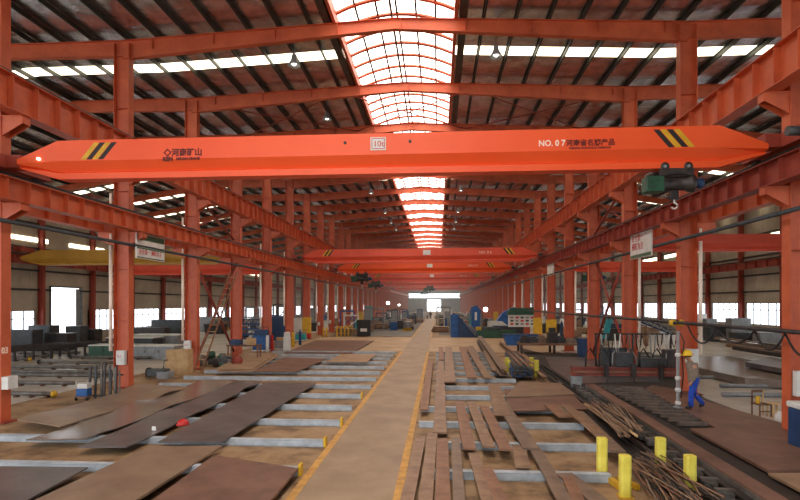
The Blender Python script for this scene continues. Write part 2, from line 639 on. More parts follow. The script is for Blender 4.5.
def column_proto(side):
    """side +1: left row (aisle to the right); local x is along +X"""
    zl, zu = (ZLL, ZLU) if side > 0 else (ZRL, ZRU)
    t = thing('steel_column', (0, 0, 0), 0, 'x', 'column', 'steel columns of the left row' if side > 0 else 'steel columns of the right row')
    mb = MB()
    mb.ibeam((.3, 0, .03), (.3, 0, ZE - .12), .6, .36, .022, .016, side=(0, 1, 0), up=(1, 0, 0))
    for z in (2.6, 4.6, 7.6, 10.8):
        mb.box(-.28, .28, -.17, .17, z, z + .012)
    mb.build('shaft', 'steel_o', t)
    MB().box(-.46, .46, -.28, .28, 0, .035).build('base_plate', 'steel_r', t)
    for z, hgt, xr in ((zl - .6, .5, .86), (zu - .95, .55, .9)):
        mb = MB()
        s = side
        sec = [(s * .3, -hgt), (s * .3, -.03), (s * xr, -.03), (s * xr, -hgt * .4)]
        mb.prism(sec, (0, -.15, z), (0, -.13, z), (1, 0, 0), (0, 0, 1))
        mb.prism(sec, (0, .13, z), (0, .15, z), (1, 0, 0), (0, 0, 1))
        mb.box(min(s * .3, s * xr), max(s * .3, s * xr), -.17, .17, z - .03, z - .001)
        mb.box(s * xr - .012, s * xr + .012, -.13, .13, z - hgt * .4, z - .031)
        mb.build('corbel', 'steel_o', t)
        if z < 7:
            mb = MB()
            sec = [(-s * .3, -hgt), (-s * .3, 0), (-s * .95, 0), (-s * .95, -hgt * .6)]
            mb.prism(sec, (0, -.15, z), (0, .15, z), (1, 0, 0), (0, 0, 1))
            mb.build('corbel', 'steel_o', t)
    return t


cols = {}
for side, X, nm in ((1, XL, 'left'), (-1, XR, 'right')):
    proto = column_proto(side)
    for i in range(NB + 1):
        lb = 'orange-red steel column, %s from the front in the %s column row' % (ORD[i], nm)
        loc = (X, Y0 + BAY * i - (.22 if i == 0 else 0), 0)
        if i == 0:
            proto.location = loc
            proto['label'] = lb
            cols[(nm, i)] = proto
        else:
            cols[(nm, i)] = dup(proto, loc, None, lb)
# extra parts of single columns
cond = {}
for nm, s, idx in (('left', -1, (1, 2, 4, 5, 7, 8, 9, 10)), ('right', 1, (1, 2, 4, 6, 8, 9))):
    mb = MB().tube([(s * .37, -.25, 1.45), (s * .37, -.25, 5.5)], .065, 8).tube([(s * .37, -.25, 5.75), (s * .37, -.25, 5.95)], .05, 8)
    mb.tube([(s * .37, -.25, 7.0), (s * .37, -.25, 7.5)], .05, 8)
    mb.box(s * .37 - .07, s * .37 + .07, -.26, -.17, 2.0, 2.06).box(s * .37 - .07, s * .37 + .07, -.26, -.17, 4.0, 4.06)
    me = None
    for i in idx:
        if me is None:
            o = mb.build('conduit_pipe', 'cream', cols[(nm, i)])
            me = o.data
        else:
            o = bpy.data.objects.new('conduit_pipe', me)
            C.objects.link(o)
            o.parent = cols[(nm, i)]
        o['label'] = 'cream conduit pipe'


def col_box(nm, i, dx, z, w, h, txt, deep=.16, size=.14):
    t = cols[(nm, i)]
    b = MB().box(dx - w / 2, dx + w / 2, -.18 - deep, -.18, z, z + h).build('switch_box', 'white', t, bevel=.01)
    b['label'] = 'white switch box with red lettering'
    o = text_mesh('lettering', txt, 'textr', b, size, TM((dx - w * .36, -.182 - deep, z + h * .52), (1, 0, 0), (0, 0, 1)))
    return b


col_box('left', 1, .06, .92, .34, .55, '2-1')
col_box('left', 2, -.12, .92, .34, .52, '2-2')
b_ = MB().box(.302, .5, -.17, .19, .92, 1.27).build('switch_box', 'white', cols[('left', 0)], bevel=.01)
b_['label'] = 'cream switch box on the aisle side'
col_box('right', 1, .06, 1.15, .42, .5, '2-8')
col_box('right', 0, .0, 1.0, .52, .62, '0-1', size=.17)
for i in (7, 8, 9):
    col_box('left', i, -.12, 1.0, .22, .36, '')
for nm, i in (('left', 6), ('right', 6), ('right', 5), ('left', 12), ('right', 12)):
    o = MB().box(-.37, .37, -.21, .21, .5 if i != 5 else .3, 2.0).build('yellow_base_guard', 'yellow', cols[(nm, i)])
    o['label'] = 'yellow painted lower casing'
    o = MB().box(-.38, .38, -.22, .22, .04, .5 if i != 5 else .3).build('red_base_guard', 'red', cols[(nm, i)])
    o['label'] = 'red painted foot casing'
text_mesh('painted_number', '03', 'textw', cols[('left', 0)], .24, TM((.305, -.16, 1.9), (0, 1, 0), (0, 0, 1)), bold=.006)
cols[('left', 0)]['label'] = 'orange-red steel column at the picture edge with 03 painted on it'

# ------------------------------------------------------------------ runway girders
GY0, GY1 = 1.0, YEND - 1.2


def girder(x, ztop, h, w, step, m, label, rail=True, y0=GY0, zig=False):
    t = thing('runway_girder', (x, y0, ztop - h), 0, label, 'crane girder', 'crane runway girders')
    L = GY1 - y0
    mb = MB().ibeam((0, 0, h), (0, L, h), h, w, .022, .014)
    mb.build('girder_beam', m, t)
    for sg in (-1, 1):      # stiffeners of one face: a comb standing off the web
        xi, xs_, xo = sg * .0075, sg * .012, sg * (w / 2 - .02)
        line = []
        y = .3
        while y < min(L, 130):
            line += [(xs_, y - .008), (xo, y - .008), (xo, y + .008), (xs_, y + .008)]
            y += step
        line = [(xi, .2)] + [(xs_, .2)] + line + [(xs_, y), (xi, y)]
        n_ = len(line)
        MB().add([(a, b, .023) for a, b in line] + [(a, b, h - .023) for a, b in line], [tuple(range(n_))[::-1], tuple(range(n_, 2 * n_))] + [(i, (i + 1) % n_, n_ + (i + 1) % n_, n_ + i) for i in range(n_)]).build('web_rib', m, t)
    if rail:
        mb = MB().prism([(-.06, 0), (.06, 0), (.06, .02), (.015, .03), (.015, .09), (.035, .1), (.035, .13), (-.035, .13), (-.035, .1), (-.015, .09), (-.015, .03), (-.06, .02)], (0, 0, h), (0, L, h), (1, 0, 0), (0, 0, 1))
        o = mb.build('crane_rail', 'dark', t)
        o['label'] = 'dark crane rail'
    return t


girder(XLL, ZLL, .6, .36, .78, 'steel_o', 'lower orange runway girder along the left column row, carrying the nearest crane')
girder(XLU, ZLU, .95, .4, .9, 'steel_o', 'deep upper orange runway girder high on the left column row')
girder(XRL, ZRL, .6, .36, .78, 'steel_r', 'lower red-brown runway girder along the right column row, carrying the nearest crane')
girder(XRU, ZRU, .95, .4, .9, 'steel_o', 'deep upper red-brown runway girder high on the right column row')
girder(XL - .72, ZLL, .6, .34, 1.0, 'steel_o', 'lower orange runway girder behind the left columns, side bay face')
girder(XR + .72, ZRL, .6, .34, 1.0, 'steel_o', 'lower orange runway girder behind the right columns, side bay face')
girder(WL + .75, ZLL, .6, .34, 1.5, 'steel_r', 'dark red runway girder along the left side wall', y0=20)
girder(WR - .75, ZRL, .6, .34, 1.5, 'steel_r', 'dark red runway girder along the right side wall', y0=20)

# conduit / busbar lines along the rows
tag(MB().tube([(XL + .55, 4, 5.5), (XL + .55, 110, 5.5)], .06, 8).build('power_rail', 'darkmetal'), 'dark power rail pipe below the lower girder on the left row', 'power rail')
tag(MB().tube([(XR - .55, 4, 5.5), (XR - .55, 110, 5.5)], .06, 8).build('power_rail', 'darkmetal'), 'dark power rail pipe below the lower girder on the right row', 'power rail')

# ------------------------------------------------------------------ bridge cranes
SEC = [(-.30, 1.0), (-.30, .46), (-.14, .20), (-.20, .16), (-.20, .0), (.20, .0), (.20, .16), (.14, .20), (.30, .46), (.30, 1.0)]


def crane(y, x0, x1, zbot, hgt, m, label, tilt=0.0, taper=1.1, xs0=None, xs1=None, name='bridge_crane', camber=0.0, sx=None, rx=None, stripes=True, truck=True, rails=None):
    """box girder crane; the origin stands at the middle of the girder's underside"""
    xm = (x0 + x1) / 2
    t = thing(name, (xm, y, zbot), 0, label, 'bridge crane', 'overhead bridge cranes')
    mb = MB()
    st = [x0 - xm, x0 - xm + taper, x1 - xm - taper, x1 - xm]
    k = hgt
    z = [tilt * s / (x1 - x0) for s in st]
    z[1] += camber * .5
    z[2] += camber * .5
    rings = []
    for i, s in enumerate(st):
        ring = []
        for a, b in SEC:
            if i in (0, 3):
                bb = .34 + b * .22
            else:
                bb = b
            ring.append((s, a, bb * k + z[i]))
        rings.append(ring)
    n = len(SEC)
    vs = [v for r_ in rings for v in r_]
    fs = [tuple(range(n)), tuple(range(3 * n, 4 * n))]
    for i in range(3):
        for j in range(n):
            fs.append((i * n + j, i * n + (j + 1) % n, (i + 1) * n + (j + 1) % n, (i + 1) * n + j))
    mb.add(vs, fs)
    mb.build('girder', m, t)
    if truck:
        for k_, s in enumerate((st[0], st[3])):
            sg = -1 if k_ == 0 else 1
            xx = (rx[k_] - xm) if rx else s + sg * .12
            xi_ = min(xx - .17, s) if k_ else xx - .17
            xj_ = max(xx + .17, s) if not k_ else xx + .17
            zz = (rails[k_] + .13 - zbot) if rails else (.34 * hgt)
            e = MB().box(xx - .17, xx + .17, -1.5, 1.5, zz + .06, zz + .4).box(xi_ - .02, xj_ + .02, -.2, .2, zz + .07, zz + .39).build('end_truck', 'steel_r', t)
            for yy in (-1.15, 1.15):
                MB().lathe([(.14, -.06), (.17, -.06), (.17, -.045), (.15, -.04), (.15, .04), (.17, .045), (.17, .06), (.14, .06)], (xx, yy, zz + .15), 16, 'x').build('wheel', 'dark', e)
            MB().lathe([(.11, -.2), (.11, .2)], (xx - sg * .32, -1.0, zz + .2), 12, 'x').build('drive_motor', 'darkmetal', e)
    if stripes:
        zt = hgt * .96
        zb2 = hgt * .52
        for k_, s in enumerate((st[1] + .45, st[2] - 1.25) if sx is None else (sx[0] - xm, sx[1] - xm + .4)):
            lean = .36 if k_ == 0 else -.36
            for q in range(4):
                xa = s + q * .155
                zc = tilt * (s / (x1 - x0))
                o = MB().add([(xa, -.304, zb2 + zc), (xa + .14, -.304, zb2 + zc), (xa + .14 + lean, -.304, zt + zc), (xa + lean, -.304, zt + zc), (xa, -.299, zb2 + zc), (xa + .14, -.299, zb2 + zc), (xa + .14 + lean, -.299, zt + zc), (xa + lean, -.299, zt + zc)],
                             [(0, 1, 2, 3), (4, 5, 6, 7), (0, 1, 5, 4), (1, 2, 6, 5), (2, 3, 7, 6), (3, 0, 4, 7)]).build('warning_stripe', 'yellow' if (q % 2 == 0) == (k_ == 0) else 'black', t)
                o['label'] = ('yellow' if (q % 2 == 0) == (k_ == 0) else 'black') + ' slanted warning stripe'
    return t, xm


YC = 13.85
ZC = 6.47
cr, cxm = crane(YC, -10.86, 7.76, ZC, .97, 'crane', 'long orange overhead crane girder nearest the front, lettered NO. 07', tilt=.04, rails=(ZLL, ZRL), camber=.06, sx=(-9.14, 5.08), rx=(XLL, XRL))
zf = YC - .304
zc0 = .1


def cx(u):
    return XY(u, zf) - cxm




def lz(u, v):
    """height above the crane's origin of photo row v on the girder face"""
    return ZV(v, XY(u, zf), zf) - ZC


def onface(nm, txt, m, size, u, v, bold=0.0, stretch=1.0):
    m4 = TM((cx(u), -.306, lz(u, v)), (1, 0, .004), (0, 0, 1)) @ Matrix.Diagonal((stretch, 1, 1, 1))
    return text_mesh(nm, txt, m, cr, size, m4, bold=bold)


o = onface('lettering', 'NO. 0 7', 'textw', .2, 538.5, 146.2, .006, .94)
o['label'] = 'white NO. 07 lettering'
o = onface('lettering', '河南省名牌产品', 'textd', .165, 566, 145.6, .004)
o['label'] = 'dark red Chinese lettering'
o = onface('lettering_small', 'HENAN PROVINCE FAMOUS', 'textd', .07, 569, 149.3, .002, 1.1)
o = onface('lettering_logo', '◇河南矿山', 'textd', .2, 163.5, 155.6, .006)
o['label'] = 'dark Chinese maker lettering'
o = onface('lettering_logo', 'KEN', 'textd', .135, 162.8, 160.9, .008)
o = onface('lettering_small', 'HENAN CRANE', 'textd', .088, 176, 160, .004)
xa, xb = cx(370.5), cx(386)
pl = MB().box(xa, xb, -.318, -.30, .58, .90).build('rating_plate', 'white', cr)
pl['label'] = 'small white rating plate'
mb = MB()
mb.box(xa + .03, xb - .03, -.321, -.317, .86, .875).box(xa + .03, xb - .03, -.321, -.317, .61, .625)
mb.box(xa + .03, xa + .045, -.321, -.317, .61, .875).box(xb - .045, xb - .03, -.321, -.317, .61, .875)
mb.build('plate_border', 'textr', pl)
text_mesh('plate_lettering', '10t', 'textr', pl, .2, TM((xa + .07, -.322, .67), (1, 0, 0), (0, 0, 1)))
for xx in (cx(345), cx(410)):
    MB().lathe([(.035, -.02), (.035, .02)], (xx, -.31, .78), 10, 'y').build('bolt', 'dark', cr)
MB().lathe([(.03, -.05), (.035, .0), (.02, .02)], (cx(39), -.3, .52), 10, 'y').build('signal_lamp', 'lamp', cr)['label'] = 'small lit signal lamp'


def hoist(x, y, ztop, label, s=1.0):
    t = thing('electric_hoist', (x, y, ztop), 0, label, 'hoist', 'electric hoists under the cranes')
    for xx in (-.38, .38):
        w = MB().lathe([(.05, -.05), (.14, -.05), (.14, .05), (.05, .05)], (xx, -.26, -.02), 14, 'y').build('trolley_wheel', 'dark', t)
        MB().lathe([(.05, -.04), (.05, .04)], (xx, -.3, -.02), 10, 'y').build('hub', 'grey', w)
    MB().box(-.55, .55, -.3, -.24, -.32, -.08).box(-.55, .55, .24, .3, -.32, -.08).box(-.3, .3, -.3, .3, -.36, -.28).build('trolley_frame', 'dark', t)
    MB().lathe([(.05, -.72), (.27, -.7), (.28, -.3), (.23, -.28), (.23, .42), (.29, .44), (.29, .62), (.16, .66)], (0, -.1, -.56), 18, 'x').build('drum_housing', 'dark', t)
    MB().box(-1.0, -.42, -.38, .14, -.86, -.34).build('control_box', 'green', t, bevel=.03)['label'] = 'green control box'
    MB().lathe([(.06, 0), (.16, .03), (.17, .26), (.1, .34)], (.62, -.1, -.56), 14, 'x').build('motor', 'dblue', t)['label'] = 'blue motor'
    MB().box(-.12, .12, -.2, .0, -1.1, -.78).build('hook_block', 'black', t, bevel=.03)
    pts = [(0, -.1, -1.08), (0, -.1, -1.2)] + [(.1 * math.sin(a) , -.1, -1.3 + .1 * math.cos(a)) for a in [0, .7, 1.4, 2.1, 2.8, 3.5, 4.2]]
    MB().tube(pts, .03, 8).build('hook', 'white', t)
    t.scale = (s, s, s)
    return t


hoist(XY(673, YC), YC, ZC + .1, 'dark electric hoist with green box hanging under the nearest crane', .72)

for (y, mm, lb) in ((44.6, 'crane2', 'second orange crane girder from the front, over the crossway'),
                    (60.0, 'crane', 'third overhead crane girder, brighter red, behind the second'),
                    (82.0, 'crane2', 'fourth overhead crane girder down the hall'),
                    (104, 'crane2', 'fifth overhead crane girder, far down the hall'),
                    (138, 'crane2', 'sixth and farthest overhead crane girder, above the far gate')):
    c_, m_ = crane(y, -10.95, 7.85, ZC + .1, 1.12, mm, lb, rails=(ZLL, ZRL), tilt=.1, rx=(XLL, XRL))
    if y < 100:
        p_ = MB().box(.35, .95, -.318, -.30, .6, .98).build('rating_plate', 'white', c_)
        text_mesh('lettering', 'NO. 0 6' if y < 50 else 'NO. 0 5', 'textw', c_, .3, TM((4.2 + .6, -.306, .68), (1, 0, 0), (0, 0, 1)))
hoist(XY(362, 60) , 60, ZC + .15, 'dark electric hoist hanging under the third crane, toward the left', 1.15)
hoist(XY(376, 82), 82, ZC + .15, 'dark electric hoist hanging under the fourth crane, toward the left', 1.15)
hoist(XY(430, 104), 104, ZC + .15, 'dark electric hoist hanging under the fifth crane, above the far gate', 1.15)
hoist(XY(425, 138), 138, ZC + .15, 'dark electric hoist hanging under the farthest crane', 1.15)
# cranes of the side bays
crane(35.6, WL + 1.25, XL - 1.15, 5.85, 1.0, 'crane_y', 'dull yellow crane girder in the left side bay', taper=1.4, stripes=False, rails=(ZLL, ZLL), rx=(WL + .75, XL - .72))
crane(47.2, WL + 1.25, XL - 1.15, 5.8, 1.05, 'crane2', 'red crane girder in the left side bay, behind the yellow one', stripes=False, rails=(ZLL, ZLL), rx=(WL + .75, XL - .72))
crane(35.6, XR + 1.15, WR - 1.25, 6.5, 1.05, 'crane2', 'red crane girder in the right side bay, nearest of its bay', stripes=False, rails=(ZRL, ZRL), rx=(XR + .72, WR - .75))
crane(58, XR + 1.15, WR - 1.25, 6.5, 1.05, 'crane2', 'red crane girder in the right side bay, second of its bay', stripes=False, rails=(ZRL, ZRL), rx=(XR + .72, WR - .75))
hoist(XY(83, 47), 35.4, 5.95, 'dark hoist hanging in the left side bay from the yellow crane', 1.0)
hoist(16.0, 58, 6.6, 'dark hoist hanging in the right side bay', 1.2)

# ------------------------------------------------------------------ signs hung on the rows
def sign(x, y0, y1, z0, z1, face, label, rows, band='textg', name='hanging_sign', mb_='white', size=.3):
    """board in the plane X = x between y0 and y1; face +1 looks to +X"""
    t = thing(name, (x, y0, z0), 0, label, 'sign', 'boards hanging on the column rows')
    L = y1 - y0
    hh = z1 - z0
    b = MB().box(-.025, .025, 0, L, 0, hh).build('board', mb_, t)
    fx = face * .03
    for zz, h_ in ((0.02, hh * .1), (hh * .84, hh * .14)):
        MB().box(min(fx, fx - face * .008), max(fx, fx - face * .008), .03, L - .03, zz, zz + h_).build('colour_band', band, t)['label'] = 'green band'
    for q, (txt, zz) in enumerate(rows):
        if face > 0:
            m4 = TM((.03, L * .07, zz * hh), (0, 1, 0), (0, 0, 1))
        else:
            m4 = TM((-.03, L * .93, zz * hh), (0, -1, 0), (0, 0, 1))
        text_mesh('lettering', txt, 'textr', t, size, m4)
    for yy in (.15, L - .15):
        MB().tube([(0, yy, hh), (0, yy, hh + .35)], .012, 6).build('hanger', 'dark', t)
    return t


xs = XL + .62
ya, yb = YX(136, xs), YX(164, xs)
sign(xs, ya, yb, ZV(260, xs, (ya + yb) / 2) + .0, ZV(249, xs, (ya + yb) / 2), 1, 'white sign board with red characters hanging on the left row', [('安全第一 预防为主', .42)], size=.215)
t = thing('hanging_sign', (xs, ya, ZV(247, xs, (ya + yb) / 2)), 0, 'green and white sign board hanging above the red-lettered one', 'sign', 'boards hanging on the column rows')
hh = ZV(236, xs, (ya + yb) / 2) - ZV(247, xs, (ya + yb) / 2)
MB().box(-.025, .025, 0, yb - ya, 0, hh).build('board', 'white', t)
MB().box(.02, .03, .05, yb - ya - .05, hh * .45, hh * .95).build('colour_band', 'textg', t)['label'] = 'green band'
xs = XR - .66
ya, yb = YX(652, xs), YX(631, xs)
zm = ZV(241, xs, (ya + yb) / 2)
sign(xs, ya, yb, zm - .68, zm + .64, -1, 'tall white sign with red characters hanging on the right row', [('安全第一', .55), ('预防为主', .28)], size=.34)
for (u0, u1, vc) in ((547.5, 554, 268), (515, 520, 272)):
    ya, yb = YX(u1, xs), YX(u0, xs)
    zm = ZV(vc, xs, (ya + yb) / 2)
    sign(xs, ya, yb, zm - .55, zm + .55, -1, 'white sign board far down the right row, ' + ('nearer' if u0 > 530 else 'farther') + ' of two', [])

# ------------------------------------------------------------------ high bay lamps
lp = None
for i, (u, v, Y) in enumerate(((294, 62, 22), (496, 53, 22), (327, 117, 30), (371, 192, 46.6), (461, 189, 46.6), (385, 212, 58), (458, 211, 58), (391, 222, 64.6), (456, 221, 64.6), (396, 229, 74), (454, 228, 74))):
    X = XY(u, Y)
    z = ZV(v, X, Y)
    rz_ = rafter_z(X)
    if lp is None:
        lp = thing('high_bay_lamp', (0, 0, 0), 0, 'x', 'lamp', 'high bay lamps under the roof')
        MB().lathe([(.05, .3), (.09, .28), (.12, .1), (.26, -.16), (.25, -.16), (.1, .08), (.02, .1)], (0, 0, 0), 16).build('lamp_shade', 'grey', lp)
        MB().lathe([(.02, .09), (.09, .0), (.1, -.08), (.04, -.14)], (0, 0, 0), 12).build('bulb', 'lamp', lp)
        MB().tube([(0, 0, .3), (0, 0, 1.25)], .012, 6).build('suspension_rod', 'dark', lp)
        cur = lp
        lp.location = (X, Y, z)
    else:
        cur = dup(lp, (X, Y, z))
    cur['label'] = 'bell-shaped high bay lamp, %s from the front on the %s roof slope' % (ORD[[0, 0, 1, 2, 1, 3, 2, 4, 3, 5, 4][i]], 'left' if u < 420 else 'right')

# ------------------------------------------------------------------ sleepers on the floor
SY = [8.25 + 2.12 * k for k in range(14)]
HS = .15


def sleeper(x0, x1, y, label, cap=None, group='grey sleeper beams on the floor'):
    t = thing('floor_sleeper', ((x0 + x1) / 2, y, 0), 0, label, 'sleeper beam', group)
    L = (x1 - x0) / 2
    MB().ibeam((-L, 0, HS), (L, 0, HS), HS, .18, .016, .012).box(-L, L, -.09, -.075, .01, HS - .01).build('beam', 'sleeper', t)
    if cap:
        o = MB().box(L, L + .06, -.1, .1, 0, HS + .07).build('end_stop', 'yellow', t, bevel=.01)
        o['label'] = 'yellow end stop'
    return t


for k, y in enumerate(SY[1:]):
    x1 = XY({0: 299, 1: 324, 2: 340.5, 3: 352, 4: 361, 5: 371, 6: 376, 7: 380}.get(k, 384 + (k - 8) * 3), y)
    sleeper(-10.9, x1, y, 'grey sleeper beam left of the aisle, %s from the front' % ORD[k], cap=k in (0, 1, 2, 4))
for k, y in enumerate(SY):
    x0 = -.5 if k in (3, 4) else -.12
    x1 = 3.15 if k == 1 else 3.75 if k < 6 else 3.2
    sleeper(x0, x1, y, 'grey sleeper beam right of the aisle, %s from the front' % ORD[k])


# ------------------------------------------------------------------ plates
def plate(px, m, label, z=HS + .03, wave=.0, thick=.03, n=14, name='steel_plate', group=None, seed=0, rows=4):
    """plate with its corners at photo positions near-left, near-right, far-right, far-left"""
    P = [F(u, v, z) for u, v in px]
    c = sum(P, Vector()) / 4
    mb = MB()
    top, bot = [], []
    for i in range(n + 1):
        for j in range(rows + 1):
            a = P[0].lerp(P[3], i / n)
            b = P[1].lerp(P[2], i / n)
            p = a.lerp(b, j / rows) - c
            L = (P[3] - P[0]).length
            dz = wave * (math.sin(i / n * L * 1.35 + seed) + .5 * math.sin(i / n * L * 2.3 + seed * 2 + j * .5))
            dz = max(dz, -.0) if wave else 0
            top.append(p + Vector((0, 0, dz)))
            bot.append(p + Vector((0, 0, dz - thick)))
    w = rows + 1
    N = len(top)
    fs = []
    for i in range(n):
        for j in range(rows):
            q = (i * w + j, i * w + j + 1, (i + 1) * w + j + 1, (i + 1) * w + j)
            fs.append(q)
            fs.append(tuple(N + x for x in q[::-1]))
    mb.add(top + bot, fs, wave > 0)
    ed = []
    for i in range(n):
        ed += [(i * w, (i + 1) * w), (i * w + rows, (i + 1) * w + rows)]
    for j in range(rows):
        ed += [(j, j + 1), (n * w + j, n * w + j + 1)]
    vs = top + bot
    for a, b in ed:      # separate rim faces keep the edge crisp
        mb.add([vs[a], vs[b], vs[N + b], vs[N + a]], [(0, 1, 2, 3)])
    o = mb.build(name, m, None, c)
    return tag(o, label, 'plate', group or 'steel plates lying on the sleepers')


plate([(17, 421.5), (60, 428), (192, 387), (146, 384)], 'pl_brown', 'brown wavy plate, farthest left of the four long plates', wave=.07, seed=.4)
plate([(26, 441), (86, 440), (238, 381.5), (200, 381.5)], 'pl_grey', 'grey-brown long wavy plate with a bright sheen at its near end', wave=.06, seed=1.9)
plate([(78, 447), (126, 448), (262, 381.5), (238, 381)], 'pl_dark', 'dark narrow long plate between the sheen plate and the wide dark plate', wave=.045, seed=3.)
plate([(158, 442), (222, 442), (316, 383), (266, 382)], 'pl_dark', 'wide dark mill plate, rightmost of the four long plates', wave=.008, seed=.3)
plate([(-90, 520), (-10, 520), (88, 467), (-6, 466)], 'pl_dark', 'grey-brown plate in the near corner beside the big brown plate')
plate([(-8, 520), (104, 520), (222, 445.5), (150, 446)], 'pl_brown', 'big brown plate in the near foreground with a light edge', thick=.045)
plate([(120, 524), (250, 524), (298, 468), (214, 455)], 'pl_red', 'red-brown plate nearest the aisle beside a yellow end stop', thick=.05)
plate([(217, 371.5), (253, 371.5), (279, 355), (246, 354)], 'pl_tan', 'tan plate lying behind the leaning ladder column')
plate([(216, 369), (252, 369), (277, 353.5), (243, 352.5)], 'pl_tan', 'upper tan plate of the pair behind the leaning ladder column', z=HS + .09)
plate([(252, 371.5), (297, 371.5), (327, 358.5), (284, 357.5)], 'pl_red', 'red-brown plate between two tan plates', z=HS + .03)
plate([(326, 361.8), (367, 362), (376, 354.5), (341, 354)], 'pl_tan', 'small tan plate nearest the far end of the yellow aisle line')
plate([(284, 352.8), (351, 353.2), (374, 340.5), (316, 340)], 'pl_red', 'large red-brown plate lying at the edge of the crossway', z=.1)

# hard hat and tag on the plates
p = F(183, 425, HS + .02)
t = thing('hard_hat', p + Vector((0, 0, .0)), .6, 'red hard hat lying between two dark plates', 'hard hat')
MB().lathe([(.15, 0), (.152, .02), (.14, .07), (.1, .12), (.05, .145), (.005, .15)], (0, 0, .01), 18).build('shell', 'red', t)
MB().lathe([(.13, .01), (.17, .0), (.172, .012), (.14, .025)], (0, .03, .0), 18).build('brim', 'red', t)
p = F(154, 430.5, HS + .04)
tag(MB().box(-.05, .05, -.01, .01, 0, .1).build('paper_tag', 'white', None, p), 'small white paper tag standing on a dark plate', 'tag')


# ------------------------------------------------------------------ flat bars on the right of the aisle
NF = [0]


def flat(near, far, w, m, label, z=HS + .03, th=.045, up=0.0):
    NF[0] += 1
    z += NF[0] * .0017
    a, b = F(near[0], near[1], z), F(far[0], far[1], z + up)
    c = (a + b) / 2
    o = MB().bar(a - c, b - c, w, th).build('flat_bar', m, None, c, bevel=.004)
    return tag(o, label, 'steel bar', 'flat steel bars right of the aisle')


Z2 = HS + .075
flat((424, 410), (431, 361), .24, 'rust2', 'red-brown flat bar along the aisle line, its near end on a bright sleeper')
flat((440, 433), (440.5, 361), .34, 'rust1', 'wide brown flat bar beside the aisle-side red bar')
flat((405, 510), (421, 438), .22, 'rust1', 'brown flat bar in the foreground nearest the aisle')
flat((424.5, 510), (432.5, 434), .23, 'rust1', 'wide brown flat bar in the foreground, second from the aisle')
flat((443, 510), (442.5, 439), .25, 'rust2', 'reddish flat bar in the foreground, third from the aisle')
flat((459.5, 505), (455.5, 438), .19, 'rust3', 'narrow brown flat bar in the foreground, fourth from the aisle')
flat((469.5, 449), (459.5, 402), .27, 'rust2', 'slanted flat bar with square-cut end, first of three in a row', z=Z2)
flat((489, 447), (471, 402.5), .27, 'rust1', 'slanted flat bar with bright cut end, second of three in a row', z=Z2)
flat((506, 450), (484, 406.5), .27, 'rust2', 'slanted flat bar with bright cut end, third of three in a row', z=Z2)
flat((502, 415), (493.5, 384), .42, 'rust1', 'wide brown bar lying over the middle sleepers', z=HS + .12)
flat((531.5, 449), (501, 402), .34, 'rust3', 'long brown bar running from the wide bar toward the viewer', z=Z2)
flat((494, 520), (473.5, 454), .22, 'rust1', 'brown bar below the three slanted bars in the foreground')
flat((507, 515), (486, 468), .22, 'rust2', 'bright rust-red bar beside the foreground brown bar')
flat((573, 515), (535.5, 449.5), .24, 'rust3', 'narrow brown bar stretching to the foreground right of the rust-red bar')
flat((610, 510), (564, 474), .3, 'rust3', 'brown bar near the front yellow posts', z=HS + .03)
flat((583, 512), (568, 478), .2, 'rust2', 'short reddish bar between the narrow bar and the yellow posts', z=HS + .03)
flat((523, 467), (518.5, 446), .28, 'rust1', 'short brown bar lying across the gap between sleepers', z=HS + .03)
flat((450, 382), (448.5, 347), .45, 'rust1', 'brown flat bar on the far sleepers, second from the aisle', z=Z2)
flat((441.5, 360), (441, 347), .3, 'rust2', 'reddish bar end near the crossway, first from the aisle', z=Z2)
flat((472, 378), (462, 347), .4, 'rust2', 'reddish flat bar on the far sleepers, third from the aisle', z=Z2)
flat((488, 378), (468, 346.5), .34, 'rust1', 'brown flat bar on the far sleepers, fourth from the aisle', z=Z2)
flat((478, 358), (471, 346), .3, 'rust3', 'short brown flat bar near the crossway beside the dark beam', z=Z2)
flat((496, 371), (485, 351), .3, 'rust1', 'brown flat bar left of the dark stacked beam', z=Z2)
t = thing('steel_beam', F(497, 361, 0), 0, 'long brown beam lying on the sleepers, its far end at the crossway', 'steel beam', 'beams on the right stack')
a, b = F(504, 381.5, 0) - t.location, F(479.5, 342.5, 0) - t.location
MB().ibeam(a + Vector((0, 0, .55)), b + Vector((0, 0, .55)), .32, .34, .03, .02).build('upper_section', 'rust3', t)
MB().ibeam(a + Vector((-.1, .6, .24)), b + Vector((-.1, .0, .24)), .24, .3, .03, .02).build('lower_section', 'dark', t)
t = thing('steel_beam', F(524, 366, 0), 0, 'thin dark beam behind the far yellow posts', 'steel beam', 'beams on the right stack')
a, b = F(545, 384, 0) - t.location, F(500, 345, 0) - t.location
MB().ibeam(a + Vector((0, 0, .3)), b + Vector((0, 0, .3)), .28, .2, .03, .02).build('beam', 'rust1', t)
plate([(509, 411), (587, 409), (570, 391), (504, 389)], 'pl_red', 'red-brown plate on the right sleepers behind the rod pile', z=HS + .03)
plate([(505, 397), (575, 394), (560, 383), (520, 381)], 'pl_brown', 'brown plate lapping over the red-brown plate on the right sleepers', z=HS + .07)
flat((566, 417), (551, 405), .4, 'rust2', 'short reddish bar left of the tied rod pile', z=HS + .06)
flat((572, 415), (563, 406), .34, 'rust3', 'short grey-brown bar touching the tied rod pile', z=HS + .06)


